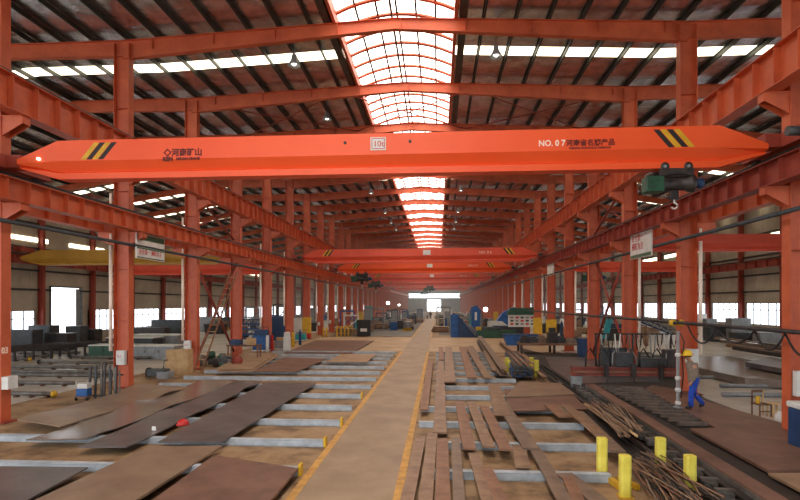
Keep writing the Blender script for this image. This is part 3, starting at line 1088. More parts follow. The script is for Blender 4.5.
# ------------------------------------------------------------------ yellow posts and rods
def post(u, vb, vt, label, w=.18):
    p = F(u, vb)
    d = FP * H / (vb - VH)
    h = (vb - vt) * d / FP
    t = thing('yellow_post', p, 0, label, 'post', 'yellow stop posts round the rods')
    prof = [(-w / 2, -.06), (-w * .3, -.09), (w * .3, -.09), (w / 2, -.06), (w / 2, .06), (w * .3, .09), (-w * .3, .09), (-w / 2, .06)]
    MB().prism(prof, (0, 0, 0), (0, 0, h), (1, 0, 0), (0, 1, 0)).build('post_tube', 'lemon', t, bevel=.012)
    MB().box(-w * .62, w * .62, -.12, .12, 0, .02).build('foot_plate', 'yellow', t)
    return t


post(602, 477, 437.5, 'yellow post in the foreground, left rear of the four round the near rods')
post(625, 497, 455, 'yellow post in the foreground, left front of the four round the near rods')
post(660.5, 469, 437.5, 'yellow post in the foreground, right rear of the four round the near rods')
post(690, 492, 455, 'yellow post in the foreground, right front of the four round the near rods')
post(507, 371, 357.5, 'small yellow post at the far rod bundle, left rear', .2)
post(510, 373.5, 360, 'small yellow post at the far rod bundle, left front', .2)
post(531.5, 372, 357.5, 'small yellow post at the far rod bundle, right rear', .2)
post(536.5, 377.5, 360, 'small yellow post at the far rod bundle, right front', .2)
# saddle under the near rods
t = thing('rod_saddle', F(612, 486), 0, 'yellow cross saddle between the front yellow posts', 'saddle')
p0, p1 = F(604, 478) - t.location, F(622, 492) - t.location
MB().bar(p0 + Vector((0, 0, .06)), p1 + Vector((0, 0, .06)), .09, .1).build('cross_bar', 'yellow', t)
MB().bar(p0 + Vector((.25, -.1, .05)), p1 + Vector((.3, .1, .05)), .09, .08).build('cross_bar', 'yellow', t)


def rod(a, b, r, m, label, group, bend=0.05):
    c = (a + b) / 2
    pts = []
    off = Vector((R.uniform(-bend, bend), 0, R.uniform(0, bend * .6)))
    for i in range(5):
        s = i / 4
        pts.append(a.lerp(b, s) - c + off * (4 * s * (1 - s)))
    o = MB().tube(pts, r, 6).build('steel_rod', m, None, c)
    return tag(o, label, 'rod', group)


for k in range(64):
    u0, v0 = R.uniform(632, 664), R.uniform(449, 470)
    u1, v1 = u0 + R.uniform(15, 62), R.uniform(488, 530)
    z0 = .06 + .3 * R.random() * (1 - abs(k - 32) / 42)
    a, b = F(u1 + 10, v1 + 6, z0), F(u0 - 6, v0 + 2, z0 + R.uniform(-.04, .12))
    rod(a, b, R.uniform(.009, .018), R.choice(['rust1', 'rust3', 'dark', 'rust2', 'dark']), 'loose brown steel rod in the heap between the front yellow posts', 'loose rods between the front yellow posts', .12)
for k in range(40):
    i, j = (k % 10) * .7, k // 10
    a0 = F(592 + R.uniform(-14, 10) + i * 4, 407 + R.uniform(-4, 3) + i * 1.0, .22)
    b0 = F(622 + i * 3.0 + R.uniform(-4, 4), 440 + R.uniform(-3, 3) - i * .8, .22)
    dz = Vector((0, 0, .06 + j * .045))
    rod(b0 + dz, a0 + dz, R.uniform(.014, .024), R.choice(['rust1', 'rust3', 'dark', 'rust1']), 'brown steel rod in the tied pile behind the yellow posts', 'tied rods behind the front yellow posts', .03)
a, b = F(637, 436, .35), F(585, 404, .35)
rod(a, b, .03, 'lwood', 'pale cut strip lying along the tied rod pile', 'tied rods behind the front yellow posts', .02)
flat((618, 452), (578, 412), .3, 'rust3', 'brown flat bar along the tied rod pile', z=.25)
flat((606, 440), (566, 405.5), .26, 'rust1', 'brown flat bar beside the tied rod pile, nearer the sleepers', z=.27)
ca, cb = F(522, 377.5, .16), F(514, 362, .16)
ax = (cb - ca).normalized()
sd = Vector((ax.y, -ax.x, 0))
for k in range(30):
    i, j = k % 8, k // 8
    o = sd * ((i - 3.5) * .11 + (j % 2) * .06) + Vector((0, 0, .06 + j * .12))
    q = R.uniform(-.3, .1)
    rod(ca + o + ax * q, cb + o + ax * 1.5, .06, R.choice(['dark', 'dblue', 'darkmetal', 'dark']), 'dark steel tube in the bundle held by the far yellow posts', 'tubes held by the far yellow posts', .0)
for k, (n_, f_) in enumerate((((528, 366), (512, 352)), ((533, 364), (518, 352)), ((521, 365), (508, 352)))):
    rod(F(n_[0], n_[1], .75), F(f_[0], f_[1], .62), .045, 'rust2', 'brown rod laid over the dark tube bundle, %s of three' % ORD[k], 'rods over the tube bundle', 0)

# ------------------------------------------------------------------ cutting line on the right
VD = (F(740, 500, .3) - F(590, 385, .3))
VD.z = 0
VD.normalize()                       # direction of the line toward the viewer
SDV = Vector((-VD.y, VD.x, 0))      # sideways
if SDV.x < 0:
    SDV = -SDV


def run(u0, v0, u1, v1, z):
    return F(u0, v0, z), F(u1, v1, z)


# dark pit floor under the cutting line
pit = [F(u, v, .008) for u, v in ((735, 560), (1010, 560), (706, 399), (650, 352), (545, 354), (518, 347))]
struct(MB().add([p.to_tuple() for p in pit], [tuple(range(6))]).build('floor_dark_pit', mat('dark_pit_floor', (62, 50, 44), (40, 34, 32), rough=.7, scale=1.5)))
# outer dark rails
for k, (n_, f_, z_, w_, h_) in enumerate((((772, 520), (541, 364), .12, .14, .16), ((738, 520), (534, 366), .08, .1, .12))):
    a, b = F(n_[0], n_[1], z_), F(f_[0], f_[1], z_)
    t = thing('floor_rail', (a + b) / 2, 0, 'dark floor rail of the cutting line, ' + ('next to the rollers' if k == 0 else 'nearest the yellow posts'), 'rail', 'floor rails of the cutting line')
    c = t.location.copy()
    MB().ibeam(a - c + Vector((0, 0, h_ / 2)), b - c + Vector((0, 0, h_ / 2)), h_ + z_ * .3, w_, .03, .03).build('rail_section', 'dark', t)
    MB().bar(a - c + Vector((0, 0, -h_ * .5)), b - c + Vector((0, 0, -h_ * .5)), w_ * 2.2, .05).build('rail_base', 'dark', t)
# long brown side beam of the table with its roller brackets
a, b = F(808, 520, .3), F(590, 384.5, .3)
tb = thing('conveyor_beam', Vector(((a + b) / 2).to_tuple()[:2] + (0,)), 0, 'long brown side beam of the cutting table with a row of roller brackets', 'table beam')
c = tb.location.copy()
MB().bar(a - c, b - c, .32, .05).build('top_flange', 'pl_red', tb)
MB().bar(a - c + Vector((-.15, 0, -.14)), b - c + Vector((-.15, 0, -.14)), .03, .25).build('side_web', 'pipe', tb)
L = (b - a).length
n = 22
br = None
for i in range(n):
    p = a.lerp(b, (i + .5) / n) - c - SDV * .42
    mb = MB()
    q = Vector((p.x, p.y, 0))
    mb.bar(q + VD * .12 + Vector((0, 0, .12)), q - VD * .12 + Vector((0, 0, .12)), .22, .12)
    mb.bar(q + SDV * .15 + Vector((0, 0, .2)), q - SDV * .15 + Vector((0, 0, .2)), .12, .05)
    mb.build('roller_bracket', 'pipe', tb)
# slatted bed: each bar of the grid is a part
bed = [(598, 386), (642, 387.5), (713, 427), (685, 427)]
bl = [F(u, v, .1) for u, v in bed]
t = thing('slat_bed', sum(bl, Vector()) / 4 * 1.0, 0, 'dark slatted cutting bed between the brown beam and the big plates', 'cutting bed')
t.location.z = 0
c = t.location.copy()
ns = 13
for i in range(ns):
    s = (i + .3) / ns
    p = bl[0].lerp(bl[3], s) - c
    q = bl[1].lerp(bl[2], s) - c
    p.z = q.z = .1
    MB().bar(p, q, .1, .1).build('slat', 'slat', t)
MB().prism([(bl[0].x - c.x, bl[0].y - c.y), (bl[1].x - c.x, bl[1].y - c.y), (bl[2].x - c.x, bl[2].y - c.y), (bl[3].x - c.x, bl[3].y - c.y)], (0, 0, .005), (0, 0, .03), (1, 0, 0), (0, 1, 0)).build('bed_pan', 'black', t)
# big plates of the cutting line
GP = 'plates of the cutting line'


def poly_plate(px, z, th, m, label):
    P = [F(u, v, z) for u, v in px]
    c = sum(P, Vector()) / len(P)
    n = len(P)
    vs = [p - c for p in P] + [p - c - Vector((0, 0, th)) for p in P]
    fs = [tuple(range(n)), tuple(range(n, 2 * n))[::-1]] + [(i, (i + 1) % n, n + (i + 1) % n, n + i) for i in range(n)]
    o = MB().add(vs, fs).build('steel_plate', m, None, c)
    return tag(o, label, 'plate', GP)


poly_plate([(768, 470), (940, 470), (704, 400), (646, 389.5), (716, 427.5), (690, 428.5)], .12, .06, 'pl_red', 'big red-brown plate under the walking worker beside the slatted bed')
poly_plate([(830, 505), (930, 505), (850, 472.5), (768, 473)], .12, .05, 'pl_tan', 'lighter plate strip in front of the big red-brown plate')
poly_plate([(641, 390.5), (704, 399.5), (690, 391), (652, 385)], .1, .05, 'pl_red', 'small plate between the cutting gantry and the big plate')
a, b = F(850, 458, .02), F(697, 398, .02)
tag(MB().bar(a - (a + b) / 2, b - (a + b) / 2, .12, .1).build('floor_rail', 'dark', None, (a + b) / 2 + Vector((0, 0, .03))), 'dark floor rail on the column side of the big plate', 'rail', 'floor rails of the cutting line')
# gantry
g0 = F(573, 389)
g1 = Vector((XY(692, g0.y + .1), g0.y + .1, 0))
t = thing('cutting_gantry', ((g0 + g1) / 2), 0, 'red cutting gantry beam bridging the table, loaded with hoses', 'cutting gantry')
c = t.location.copy()
hw = (g1 - g0).length / 2
MB().box(-hw - .05, hw, -.14, .14, .52, .6).box(-hw - .05, hw, -.16, .16, .8, .84).box(-hw - .05, hw, -.06, .06, .6, .8).build('gantry_beam', 'pl_rust', t)
o = MB().box(-hw, hw, -.12, -.1, .64, .7).build('beam_cover', 'rust2', t)
o['label'] = 'rusty lower beam edge'
for s in (-1, 1):
    lg = MB().prism([(-.16, 0), (.16, 0), (.22, .5), (-.22, .5)], (s * (hw - .12), -.12, 0), (s * (hw - .12), .12, 0), (1, 0, 0), (0, 0, 1)).build('leg', 'grey' if s < 0 else 'dark', t)
    for yy in (-.35, .35):
        MB().lathe([(.1, -.05), (.1, .05)], (s * (hw - .12), yy, .1), 12, 'x').build('wheel', 'dark', lg)
for k in range(3):
    xx = -hw + 1.2 + k * 1.0
    MB().box(xx - .09, xx + .09, -.26, -.165, .5, 1.0).build('torch_carriage', 'dark', t)
    MB().lathe([(.012, .25), (.02, .35), (.02, .8)], (xx, -.3, 0), 8).build('torch', 'dark', t)
for k in range(8):
    xx = -hw + .5 + k * .5
    pts = [(xx, .05, .84), (xx + .03, .1, 1.35), (xx + .2, .16, 1.55), (xx + .4, .12, 1.2), (xx + .45, .1, .85)]
    MB().tube(pts, .03, 6).build('hose', R.choice(['black', 'dark', 'grey', 'rust2', 'black']), t)
MB().box(.3, 1.25, -.1, .35, .841, 1.2).build('gear_case', 'teal' if False else 'darkmetal', t, bevel=.03)
MB().box(1.3, hw - .3, .0, .6, .841, 1.5).build('control_cabinet', 'dark', t, bevel=.03)
MB().box(-.6, .0, -.05, .3, .841, 1.4).build('valve_box', 'darkmetal', t, bevel=.03)
# second frame behind: hose rack over the gantry
t = thing('hose_rack', F(640, 378), 0, 'dark hose rack standing behind the cutting gantry', 'hose rack')
for xx in (-1.9, -.3, 1.3):
    MB().bar((xx, 0, 0), (xx, 0, 1.95), .07, .07).build('upright', 'dark', t)
MB().bar((-1.95, 0, 1.93), (2.6, 0, 1.93), .07, .07).build('cross_bar', 'dark', t)
for k in range(12):
    xx = -1.7 + k * .3
    dd = R.uniform(.5, 1.2)
    MB().tube([(xx, -.06, 1.93), (xx + .03, -.1, 1.9 - dd * .6), (xx + .12, -.08, 1.9 - dd), (xx + .2, -.06, 1.9 - dd * .5), (xx + .24, -.05, 1.93)], .028, 6).build('hose', ['grey', 'black', 'white', 'dark', 'pipe', 'black', 'rust2'][k % 7], t)
MB().box(-1.6, -.5, .1, .5, .0, 1.3).build('gas_panel', 'darkmetal', t, bevel=.02)
MB().box(.2, 2.2, .1, .9, 0, .95).build('tool_cabinet', 'darkmetal', t, bevel=.02)

# control stand with the tall torch pole next to the worker
p = F(678, 408, .12)
t = thing('torch_stand', p, 0, 'slim grey torch pole standing at the end of the slatted bed', 'torch stand')
MB().lathe([(.14, 0), (.14, .04), (.05, .06), (.045, 2.3), (.05, 2.32)], (0, 0, 0), 12).build('pole', 'grey', t)
for z_ in (.15, .55, .9, 1.6):
    MB().lathe([(.06, -.06), (.085, -.04), (.085, .04), (.06, .06)], (0, 0, z_), 12).build('collar', 'white', t)
MB().tube([(.05, -.03, 2.25), (.16, -.05, 2.0), (.1, -.06, 1.5), (.13, -.06, 1.0), (.06, -.05, .3)], .018, 6).build('cable', 'black', t)
p = F(684, 388)
t = thing('control_console', p, 0, 'white and grey control console beside the column behind the worker', 'console')
MB().box(-.25, .25, -.2, .2, 0, .75).build('pedestal', 'darkmetal', t, bevel=.02)
MB().box(-.3, .3, -.22, .22, .75, 1.1).build('control_panel', 'grey', t, bevel=.02)
MB().box(-.3, .3, -.22, .22, 1.1, 1.55).build('screen_housing', 'white', t, bevel=.03)
for k in range(3):
    MB().lathe([(.025, -.02), (.025, .02)], (-.15 + k * .15, -.23, .92), 10, 'y').build('push_button', ['red', 'green', 'yellow'][k], t)
# yellow fan heads / lamps on the festoon rail
p = Vector((XR - .62, YX(677, XR - .62), 2.6))
t = thing('work_lamp', p, 0, 'yellow pair of work lamps clamped to the rail at the column', 'work lamp')
t.scale = (.62, .62, .62)
for s in (-1, 1):
    w = MB().lathe([(.05, -.14), (.16, -.1), (.2, .1), (.2, .14), (.12, .14)], (.22 * s, -.06, -.02), 14, 'y').build('lamp_housing', 'yellow', t)
    MB().lathe([(.1, -.01), (.1, .01)], (.22 * s, -.21, -.02), 12, 'y').build('lens', 'darkmetal', w)
MB().bar((-.3, 0, .12), (.3, 0, .12), .06, .06).build('clamp_bar', 'dark', t)

# festoon rail and looping cable
t = thing('festoon_rail', (XR - .6, 3, 2.6), 0, 'dark rail with looping cable along the right column row', 'cable rail')
MB().tube([(0, 0, 0), (0, 56, 0)], .055, 8).build('rail_tube', 'dark', t)
yy = 10.2
for k in range(6):
    pts = []
    w_ = 1.3 if k < 4 else 2
    dp = R.uniform(.4, .65)
    for i in range(9):
        s = i / 8
        pts.append((.08, yy + w_ * s - 3, -.05 - dp * 4 * s * (1 - s)))
    MB().tube(pts, .028, 6).build('cable_loop', 'black', t)
    yy += w_

# chair, stool and things beside the right-hand column
p = F(761.5, 416)
t = thing('wooden_chair', p, .15, 'small dark wooden chair with a yellow can, standing by the right column', 'chair')
t.scale = (.72, .72, .74)
sx, sy, sz = .24, .22, .46
for i, x in enumerate((-sx, sx)):
    MB().box(x - .02, x + .02, -sy - .02, -sy + .02, 0, sz).build('leg', 'wood', t)
    MB().box(x - .02, x + .02, sy - .02, sy + .02, 0, 1.0 if i else .98).build('rear_leg', 'lwood' if i else 'wood', t)
MB().box(-sx - .04, sx + .04, -sy - .04, sy + .03, sz, sz + .04).build('seat', 'wood', t)
MB().box(-sx, sx, sy - .015, sy + .015, .9, 1.0).build('back_rail', 'wood', t)
MB().box(-sx, sx, -sy - .012, -sy + .012, .2, .24).build('stretcher', 'wood', t)
tag(MB().lathe([(.055, 0), (.06, .02), (.06, .18), (.05, .2)], p + Vector((-.1, .0, .5 * .74 + .001)), 14).build('yellow_can', 'yellow'), 'yellow can standing on the dark wooden chair', 'can')
p = F(775, 417)
t = thing('wooden_stool', p, .1, 'pale wooden stool next to the dark wooden chair', 'stool')
t.scale = (.9, .9, .9)
for x in (-.15, .15):
    for y in (-.13, .13):
        MB().box(x - .02, x + .02, y - .02, y + .02, 0, .42).build('leg', 'lwood', t)
MB().box(-.19, .19, -.17, .17, .42, .46).build('seat', 'lwood', t)
MB().box(-.15, .15, -.145, -.12, .2, .24).build('stretcher', 'lwood', t)
p = F(780, 422)
tag(MB().lathe([(.1, 0), (.14, .06), (.12, .2), (.05, .3)], p, 12).build('white_sack', 'white'), 'small white sack on the floor at the foot of the right column', 'sack')
p = F(810, 452)
t = thing('storage_cabinet', p, 0, 'blue and white cabinet standing in front of the right edge column', 'cabinet')
MB().box(-.3, .5, -.3, .3, .08, .95).build('body', 'dblue', t, bevel=.04)
MB().box(-.32, .52, -.32, .32, .95, 1.08).build('lid', 'white', t, bevel=.03)
for x in (-.22, .4):
    MB().lathe([(.08, -.03), (.08, .03)], (x, -.25, .08), 12, 'x').build('wheel', 'black', t)
# ------------------------------------------------------------------ plates and pipes of the right side bay
def rbar(u0, v0, u1, v1, z, w, h, m, label, cat='steel bar', name='steel_bar', group=None):
    a, b = F(u0, v0, z), F(u1, v1, z)
    c = (a + b) / 2
    return tag(MB().bar(a - c, b - c, w, h).build(name, m, None, c), label, cat, group)


poly_plate([(690, 366), (745, 378), (800, 381), (790, 368), (732, 356), (700, 357)], .35, .3, 'pl_grey', 'grey stacked plate with bright sheen in the right side bay')
poly_plate([(745, 362), (830, 377), (830, 366), (770, 357)], .6, .2, 'pl_dark', 'dark plate stack behind the sheen plate in the right side bay')
for k, (u0, v0, u1, v1, z) in enumerate(((735, 348, 812, 360, .7), (722, 341, 812, 352, .9), (716, 338, 805, 349, .6), (760, 344, 830, 354, .95), (728, 345, 790, 354, .5))):
    rbar(u0, v0, u1, v1, z, .3, .2, ['dark', 'pl_grey', 'rust3', 'dark', 'rust1'][k], 'long steel section in the right side bay pile, %s from the top' % ORD[k], 'steel section', 'steel_section', 'sections piled in the right side bay')
for k, (v, x0, x1) in enumerate(((379.5, 700, 830), (388, 720, 830), (397, 722, 830))):
    y = F(760, v).y
    o = MB().tube([(XY(x0, y), y, .08), (XY(x1, y), y, .08)], .075, 10).build('steel_pipe', 'grey')
    tag(o, 'long grey pipe on the floor of the right side bay, %s from the back' % ORD[k], 'pipe', 'pipes on the right side bay floor')
# long pipes of the left side bay
for k, (v, u0, u1, cap) in enumerate(((354.5, 10, 80, None), (358, 6, 52, 'yellow'), (361.5, 4, 30, 'yellow'), (356.5, 86, 150, 'black'), (359, 71, 150, 'black'), (364.5, 39, 118, 'black'), (369.5, 8, 100, None), (374.5, 8, 112, None), (378, 8, 112, None), (386, 12, 74, None), (397.5, 10, 54, 'yellow'))):
    y = F(50, v).y
    x0, x1 = XY(u0, y), XY(u1, y)
    t = thing('steel_pipe', ((x0 + x1) / 2, y, .13), 0, 'long grey pipe on the left side bay floor, %s from the back%s' % (ORD[k], (', with %s end' % cap) if cap else ''), 'pipe', 'pipes on the left side bay floor')
    L = (x1 - x0) / 2
    MB().tube([(-L, 0, 0), (L, 0, 0)], .08, 10).build('pipe_barrel', 'pipe', t)
    if cap:
        s = 1 if cap == 'yellow' else -1
        o = MB().lathe([(.05, -.06), (.11, -.05), (.11, .05), (.05, .06)], (s * L, 0, 0), 14, 'x').build('end_cap', cap, t)
        o['label'] = cap + ' end cap'
    for q in range(3):
        MB().box(-L * .7 + q * L * .7 - .05, -L * .7 + q * L * .7 + .05, -.1, .1, -.13, -.07).build('chock', 'wood', t)

# blue machine, rack and boxes beside the left columns
p = F(84, 400)
t = thing('welding_machine', p, .1, 'blue and white welding machine beside the second left column', 'welding machine')
t.scale = (.72, .72, .72)
MB().box(-.3, .3, -.25, .25, .12, .2).build('trolley_base', 'rust2', t)
MB().box(-.26, .26, -.22, .22, .2, .55).build('body', 'blue', t, bevel=.03)
MB().box(-.22, .26, -.22, .22, .55, .8).build('top_housing', 'white', t, bevel=.04)
MB().tube([(-.2, -.2, .8), (-.2, -.2, .9), (.2, -.2, .9), (.2, -.2, .8)], .015, 6).build('handle', 'dark', t)
for x in (-.25, .25):
    MB().lathe([(.1, -.03), (.1, .03)], (x, -.2, .1), 12, 'x').build('wheel', 'black', t)
p = F(105, 398)
t = thing('bar_rack', p, .0, 'dark upright rack of short bars in front of the second left column', 'rack')
for k in range(6):
    x = -.45 + k * .18
    MB().bar((x, -.2 + .07 * (k % 3), 0), (x + R.uniform(-.04, .04), -.1, R.uniform(1.0, 1.3)), .06, .06).build('upright_bar', ['dark', 'darkmetal', 'pipe'][k % 3], t)
MB().bar((-.5, -.25, .12), (.6, -.25, .12), .07, .07).build('lower_rail', 'dark', t)
MB().bar((-.5, .1, .8), (.6, .1, .8), .05, .05).build('upper_rail', 'dark', t)
for k in range(4):
    MB().bar((.3 + k * .09, -.15 + .08 * (k % 2), 0), (.31 + k * .09, -.1, 1.0 + .08 * (k % 3)), .035, .05).build('upright_bar', ['dark', 'pipe'][k % 2], t)
for k, (u, v, w, h, lb) in enumerate(((184, 374, .62, 1.15, 'tall beige carton stack at the third left column, nearer one'), (173, 370, .5, 1.0, 'beige carton beside the tall carton stack'))):
    t = thing('carton', F(u, v), .0, lb, 'carton')
    MB().box(-w / 2, w / 2, -.3, .3, 0, h * .5).build('lower_box', 'beige', t, bevel=.01)
    MB().box(-w / 2 + .02, w / 2 - .01, -.28, .3, h * .5 + .002, h).build('upper_box', 'beige', t, bevel=.01)
p = F(161, 378)
t = thing('floor_machine', p, 0, 'low grey machine on the floor between the second and third left columns', 'machine')
MB().box(-.5, .3, -.25, .25, .08, .4).build('body', 'darkmetal', t, bevel=.03)
MB().box(-.05, .45, -.3, .3, .0, .3).build('base_box', 'grey', t, bevel=.02)
MB().lathe([(.05, -.08), (.22, -.06), (.22, .06), (.05, .08)], (-.55, 0, .24), 16, 'x').build('wheel_guard', 'black', t)
MB().tube([(.1, 0, .4), (.15, 0, .75), (.3, 0, .8)], .03, 8).build('arm', 'dark', t)

# white topped work tables and cabinets along the left side bay
for k, (u, v, w, d_, h, m) in enumerate(((108, 358, 1.9, .8, .75, 'green'), (150, 358.5, 3.4, .9, .75, 'grey'), (134, 349, 3.4, 1.2, .8, 'darkmetal'), (158, 347, 3.6, 1.2, .9, 'grey'))):
    t = thing('steel_cabinet', F(u, v), 0, 'low long steel cabinet with a pale top in the left side bay, %s one' % ['leftmost', 'wide grey', 'dark', 'farther grey'][k], 'cabinet', 'cabinets in the left side bay')
    MB().box(-w / 2, w / 2, -d_ / 2, d_ / 2, 0, h).build('body', m, t)
    MB().box(-w / 2 - .03, w / 2 + .03, -d_ / 2 - .03, d_ / 2 + .4, h, h + .06).build('top_sheet', 'white', t)
    nd = max(2, int(w / .8))
    for q in range(nd):
        x0 = -w / 2 + w * q / nd + .03
        dd = MB().box(x0, x0 + w / nd - .06, -d_ / 2 - .02, -d_ / 2, .08, h - .06).build('door', m, t)
        MB().box(x0 + w / nd - .14, x0 + w / nd - .1, -d_ / 2 - .045, -d_ / 2 - .02, h * .5, h * .7).build('handle', 'dark', dd)
# roller conveyor in front of the daylit doorway
a, b = F(6, 349, .7), F(102, 343, .7)
t = thing('roller_conveyor', (a + b) / 2, 0, 'dark roller conveyor in front of the bright side doorway', 'conveyor')
c = t.location.copy()
t.location.z = 0
c.z = 0
d = (b - a).normalized()
sd = Vector((-d.y, d.x, 0))
for s in (-.5, .5):
    MB().bar(a - c + sd * s, b - c + sd * s, .1, .3).build('side_rail', 'dark', t)
Lc = (b - a).length
for k in range(24):
    p = a.lerp(b, (k + .5) / 24) - c
    MB().tube([p - sd * .46, p + sd * .46], .08, 8).build('roller', 'darkmetal', t)
for k in range(6):
    p = a.lerp(b, (k + .2) / 5.6) - c
    for s in (-.5, .5):
        MB().bar(p + sd * s, Vector(((p + sd * s).x, (p + sd * s).y, 0)), .1, .1).build('leg', 'dark', t)

# ladder and cross bracing of the braced column bays
yl0, yl1 = Y0 + 12, Y0 + 18
for nm, X, s in (('left', XL, 1), ('right', XR, -1)):
    for k in range(2):
        X = (XL if nm == 'left' else XR) + (.09 if k else -.09)
        p = Vector((X, (yl0 if k else yl1) + (.2 if k else -.2), .4))
        q = Vector((X, (yl1 if k else yl0) + (-.2 if k else .2), 5.7))
        c = (p + q) / 2
        o = MB().tube([p - c, q - c], .07, 8).build('bracing_strut', 'steel_r', None, c)
        tag(o, 'lower red bracing strut, third to fourth %s column, rising %s' % (nm, 'away' if k else 'toward the front'), 'bracing strut', 'bracing struts between the columns')
        p2, q2 = p + Vector((0, 0, 6.7)), q + Vector((0, 0, 3.3))
        c = (p2 + q2) / 2
        o = MB().tube([p2 - c, q2 - c], .06, 8).build('bracing_strut', 'steel_r', None, c)
        tag(o, 'upper red bracing strut, third to fourth %s column, rising %s' % (nm, 'away' if k else 'toward the front'), 'bracing strut', 'bracing struts between the columns')
p = Vector((XL + .75, YX(197, XL + .75), 0))
q = Vector((XL + .6, YX(233, XL + .6), 5.0))
p.z = .0
t = thing('ladder', p, 0, 'tall steel ladder leaning across the third and fourth left columns', 'ladder')
dq = q - p
sdl = Vector((.2, 0, 0))
for s in (-1, 1):
    MB().bar(sdl * s, dq + sdl * s, .05, .09).build('side_rail', 'rust2', t)
for k in range(15):
    c = dq * ((k + .7) / 15.5)
    MB().tube([c - sdl, c + sdl], .022, 6).build('rung', 'lwood', t)
# hose reel and clutter at the fourth left column
p = F(237, 368)
t = thing('hose_reel', p, 0, 'red round hose reel at the foot of the fourth left column', 'hose reel')
t.scale = (.75, .75, .75)
MB().lathe([(.1, -.12), (.36, -.12), (.36, -.08), (.2, -.07), (.2, .07), (.36, .08), (.36, .12), (.1, .12)], (0, 0, .5), 20, 'y').build('reel', 'steel_r', t)
MB().lathe([(.2, -.06), (.29, -.05), (.29, .05), (.2, .06)], (0, 0, .5), 20, 'y').build('hose', 'red', t)
MB().bar((-.3, 0, 0), (0, 0, .5), .05, .34).bar((.3, 0, 0), (0, 0, .5), .05, .34).build('stand', 'steel_r', t)
p = F(243.5, 361)
t = thing('work_bench', p, 0, 'small brown work bench right of the fourth left column with a carton on it', 'bench')
MB().box(-.9, 1.0, -.3, .3, .85, .92).build('bench_top', 'wood', t)
for x in (-.8, .9):
    for y in (-.25, .25):
        MB().box(x - .04, x + .04, y - .04, y + .04, 0, .85).build('leg', 'rust2', t)
tag(MB().box(-.22, .22, -.2, .2, .0, .38).build('carton', 'beige', None, p + Vector((.45, 0, .922)), bevel=.01), 'small beige carton on the brown work bench', 'carton')
tag(MB().box(-.3, .3, -.2, .2, .0, .3).build('parts_box', 'dblue', None, p + Vector((-.4, 0, .922)), bevel=.02), 'dark blue parts box on the brown work bench', 'box')
for k in range(16):
    u, v = R.uniform(202, 232), R.uniform(357, 369)
    p = F(u, v, .0)
    r_ = R.uniform(.1, .22)
    m = R.choice(['dark', 'rust3', 'darkmetal', 'pipe', 'green'])
    o = MB().lathe([(r_ * .5, 0), (r_, .05), (r_, r_ * 2.0), (r_ * .6, r_ * 2.4)], p, 10).build('scrap_drum', m)
    tag(o, 'small dark scrap drum in the heap between the third and fourth left columns', 'drum', 'scrap drums at the ladder foot')
p = F(229, 366)
t = thing('tool_box', p, 0, 'grey tool box on the floor before the fourth left column', 'tool box')
MB().box(-.4, .35, -.25, .25, 0, .4).build('body', 'grey', t, bevel=.02)
MB().box(-.41, .36, -.26, .26, .4, .5).build('lid', 'darkmetal', t, bevel=.02)

# blue stacked frames behind the columns
t = thing('truss_rack', F(254, 343), 0, 'dark blue stacked lattice frames behind the fourth and fifth left columns', 'frame rack')
for q in range(4):
    z = .35 + q * .42
    o = MB().bar((-1.6, 0, z), (1.3, 0, z), .1, .1).bar((-1.6, 0, z + .32), (1.3, 0, z + .32), .08, .08)
    for k in range(7):
        x = -1.5 + k * .4
        o.bar((x, 0, z), (x + .3, 0, z + .32), .05, .05)
    o.build('lattice_frame', 'dblue', t)
for x in (-1.6, 1.3):
    MB().bar((x, .1, 0), (x, .1, 2.1), .1, .1).build('upright', 'dblue', t)


def welder(u, v, m, label, w=.6, d=.5, h=.9, top='darkmetal'):
    t = thing('welding_machine', F(u, v), R.uniform(-.2, .2), label, 'welding machine')
    MB().box(-w / 2, w / 2, -d / 2, d / 2, .12, h * .75).build('body', m, t, bevel=.03)
    MB().box(-w * .42, w * .42, -d * .42, d * .42, h * .75, h).build('top_housing', top, t, bevel=.03)
    MB().box(-w * .55, w * .55, -d * .55, d * .55, .05, .13).build('base_frame', 'white', t)
    MB().tube([(-w * .4, d * .4, h), (-w * .4, d * .4, h + .15), (w * .4, d * .4, h + .15), (w * .4, d * .4, h)], .02, 6).build('handle', 'dark', t)
    return t


def cabinet(u, v, w, d, h, m, label, name='cabinet', top=None):
    t = thing(name, F(u, v), 0, label, name.replace('_', ' '))
    MB().box(-w / 2, w / 2, -d / 2, d / 2, .05, h).build('body', m, t, bevel=.02)
    MB().box(-w / 2 + .05, -.01, -d / 2 - .02, -d / 2, .12, h - .08).build('door', m, t)
    MB().box(.01, w / 2 - .05, -d / 2 - .02, -d / 2, .12, h - .08).build('door', m, t)
    MB().box(-w / 2 - .02, w / 2 + .02, -d / 2 - .02, d / 2 + .02, h, h + .04).build('top', top or m, t)
    return t


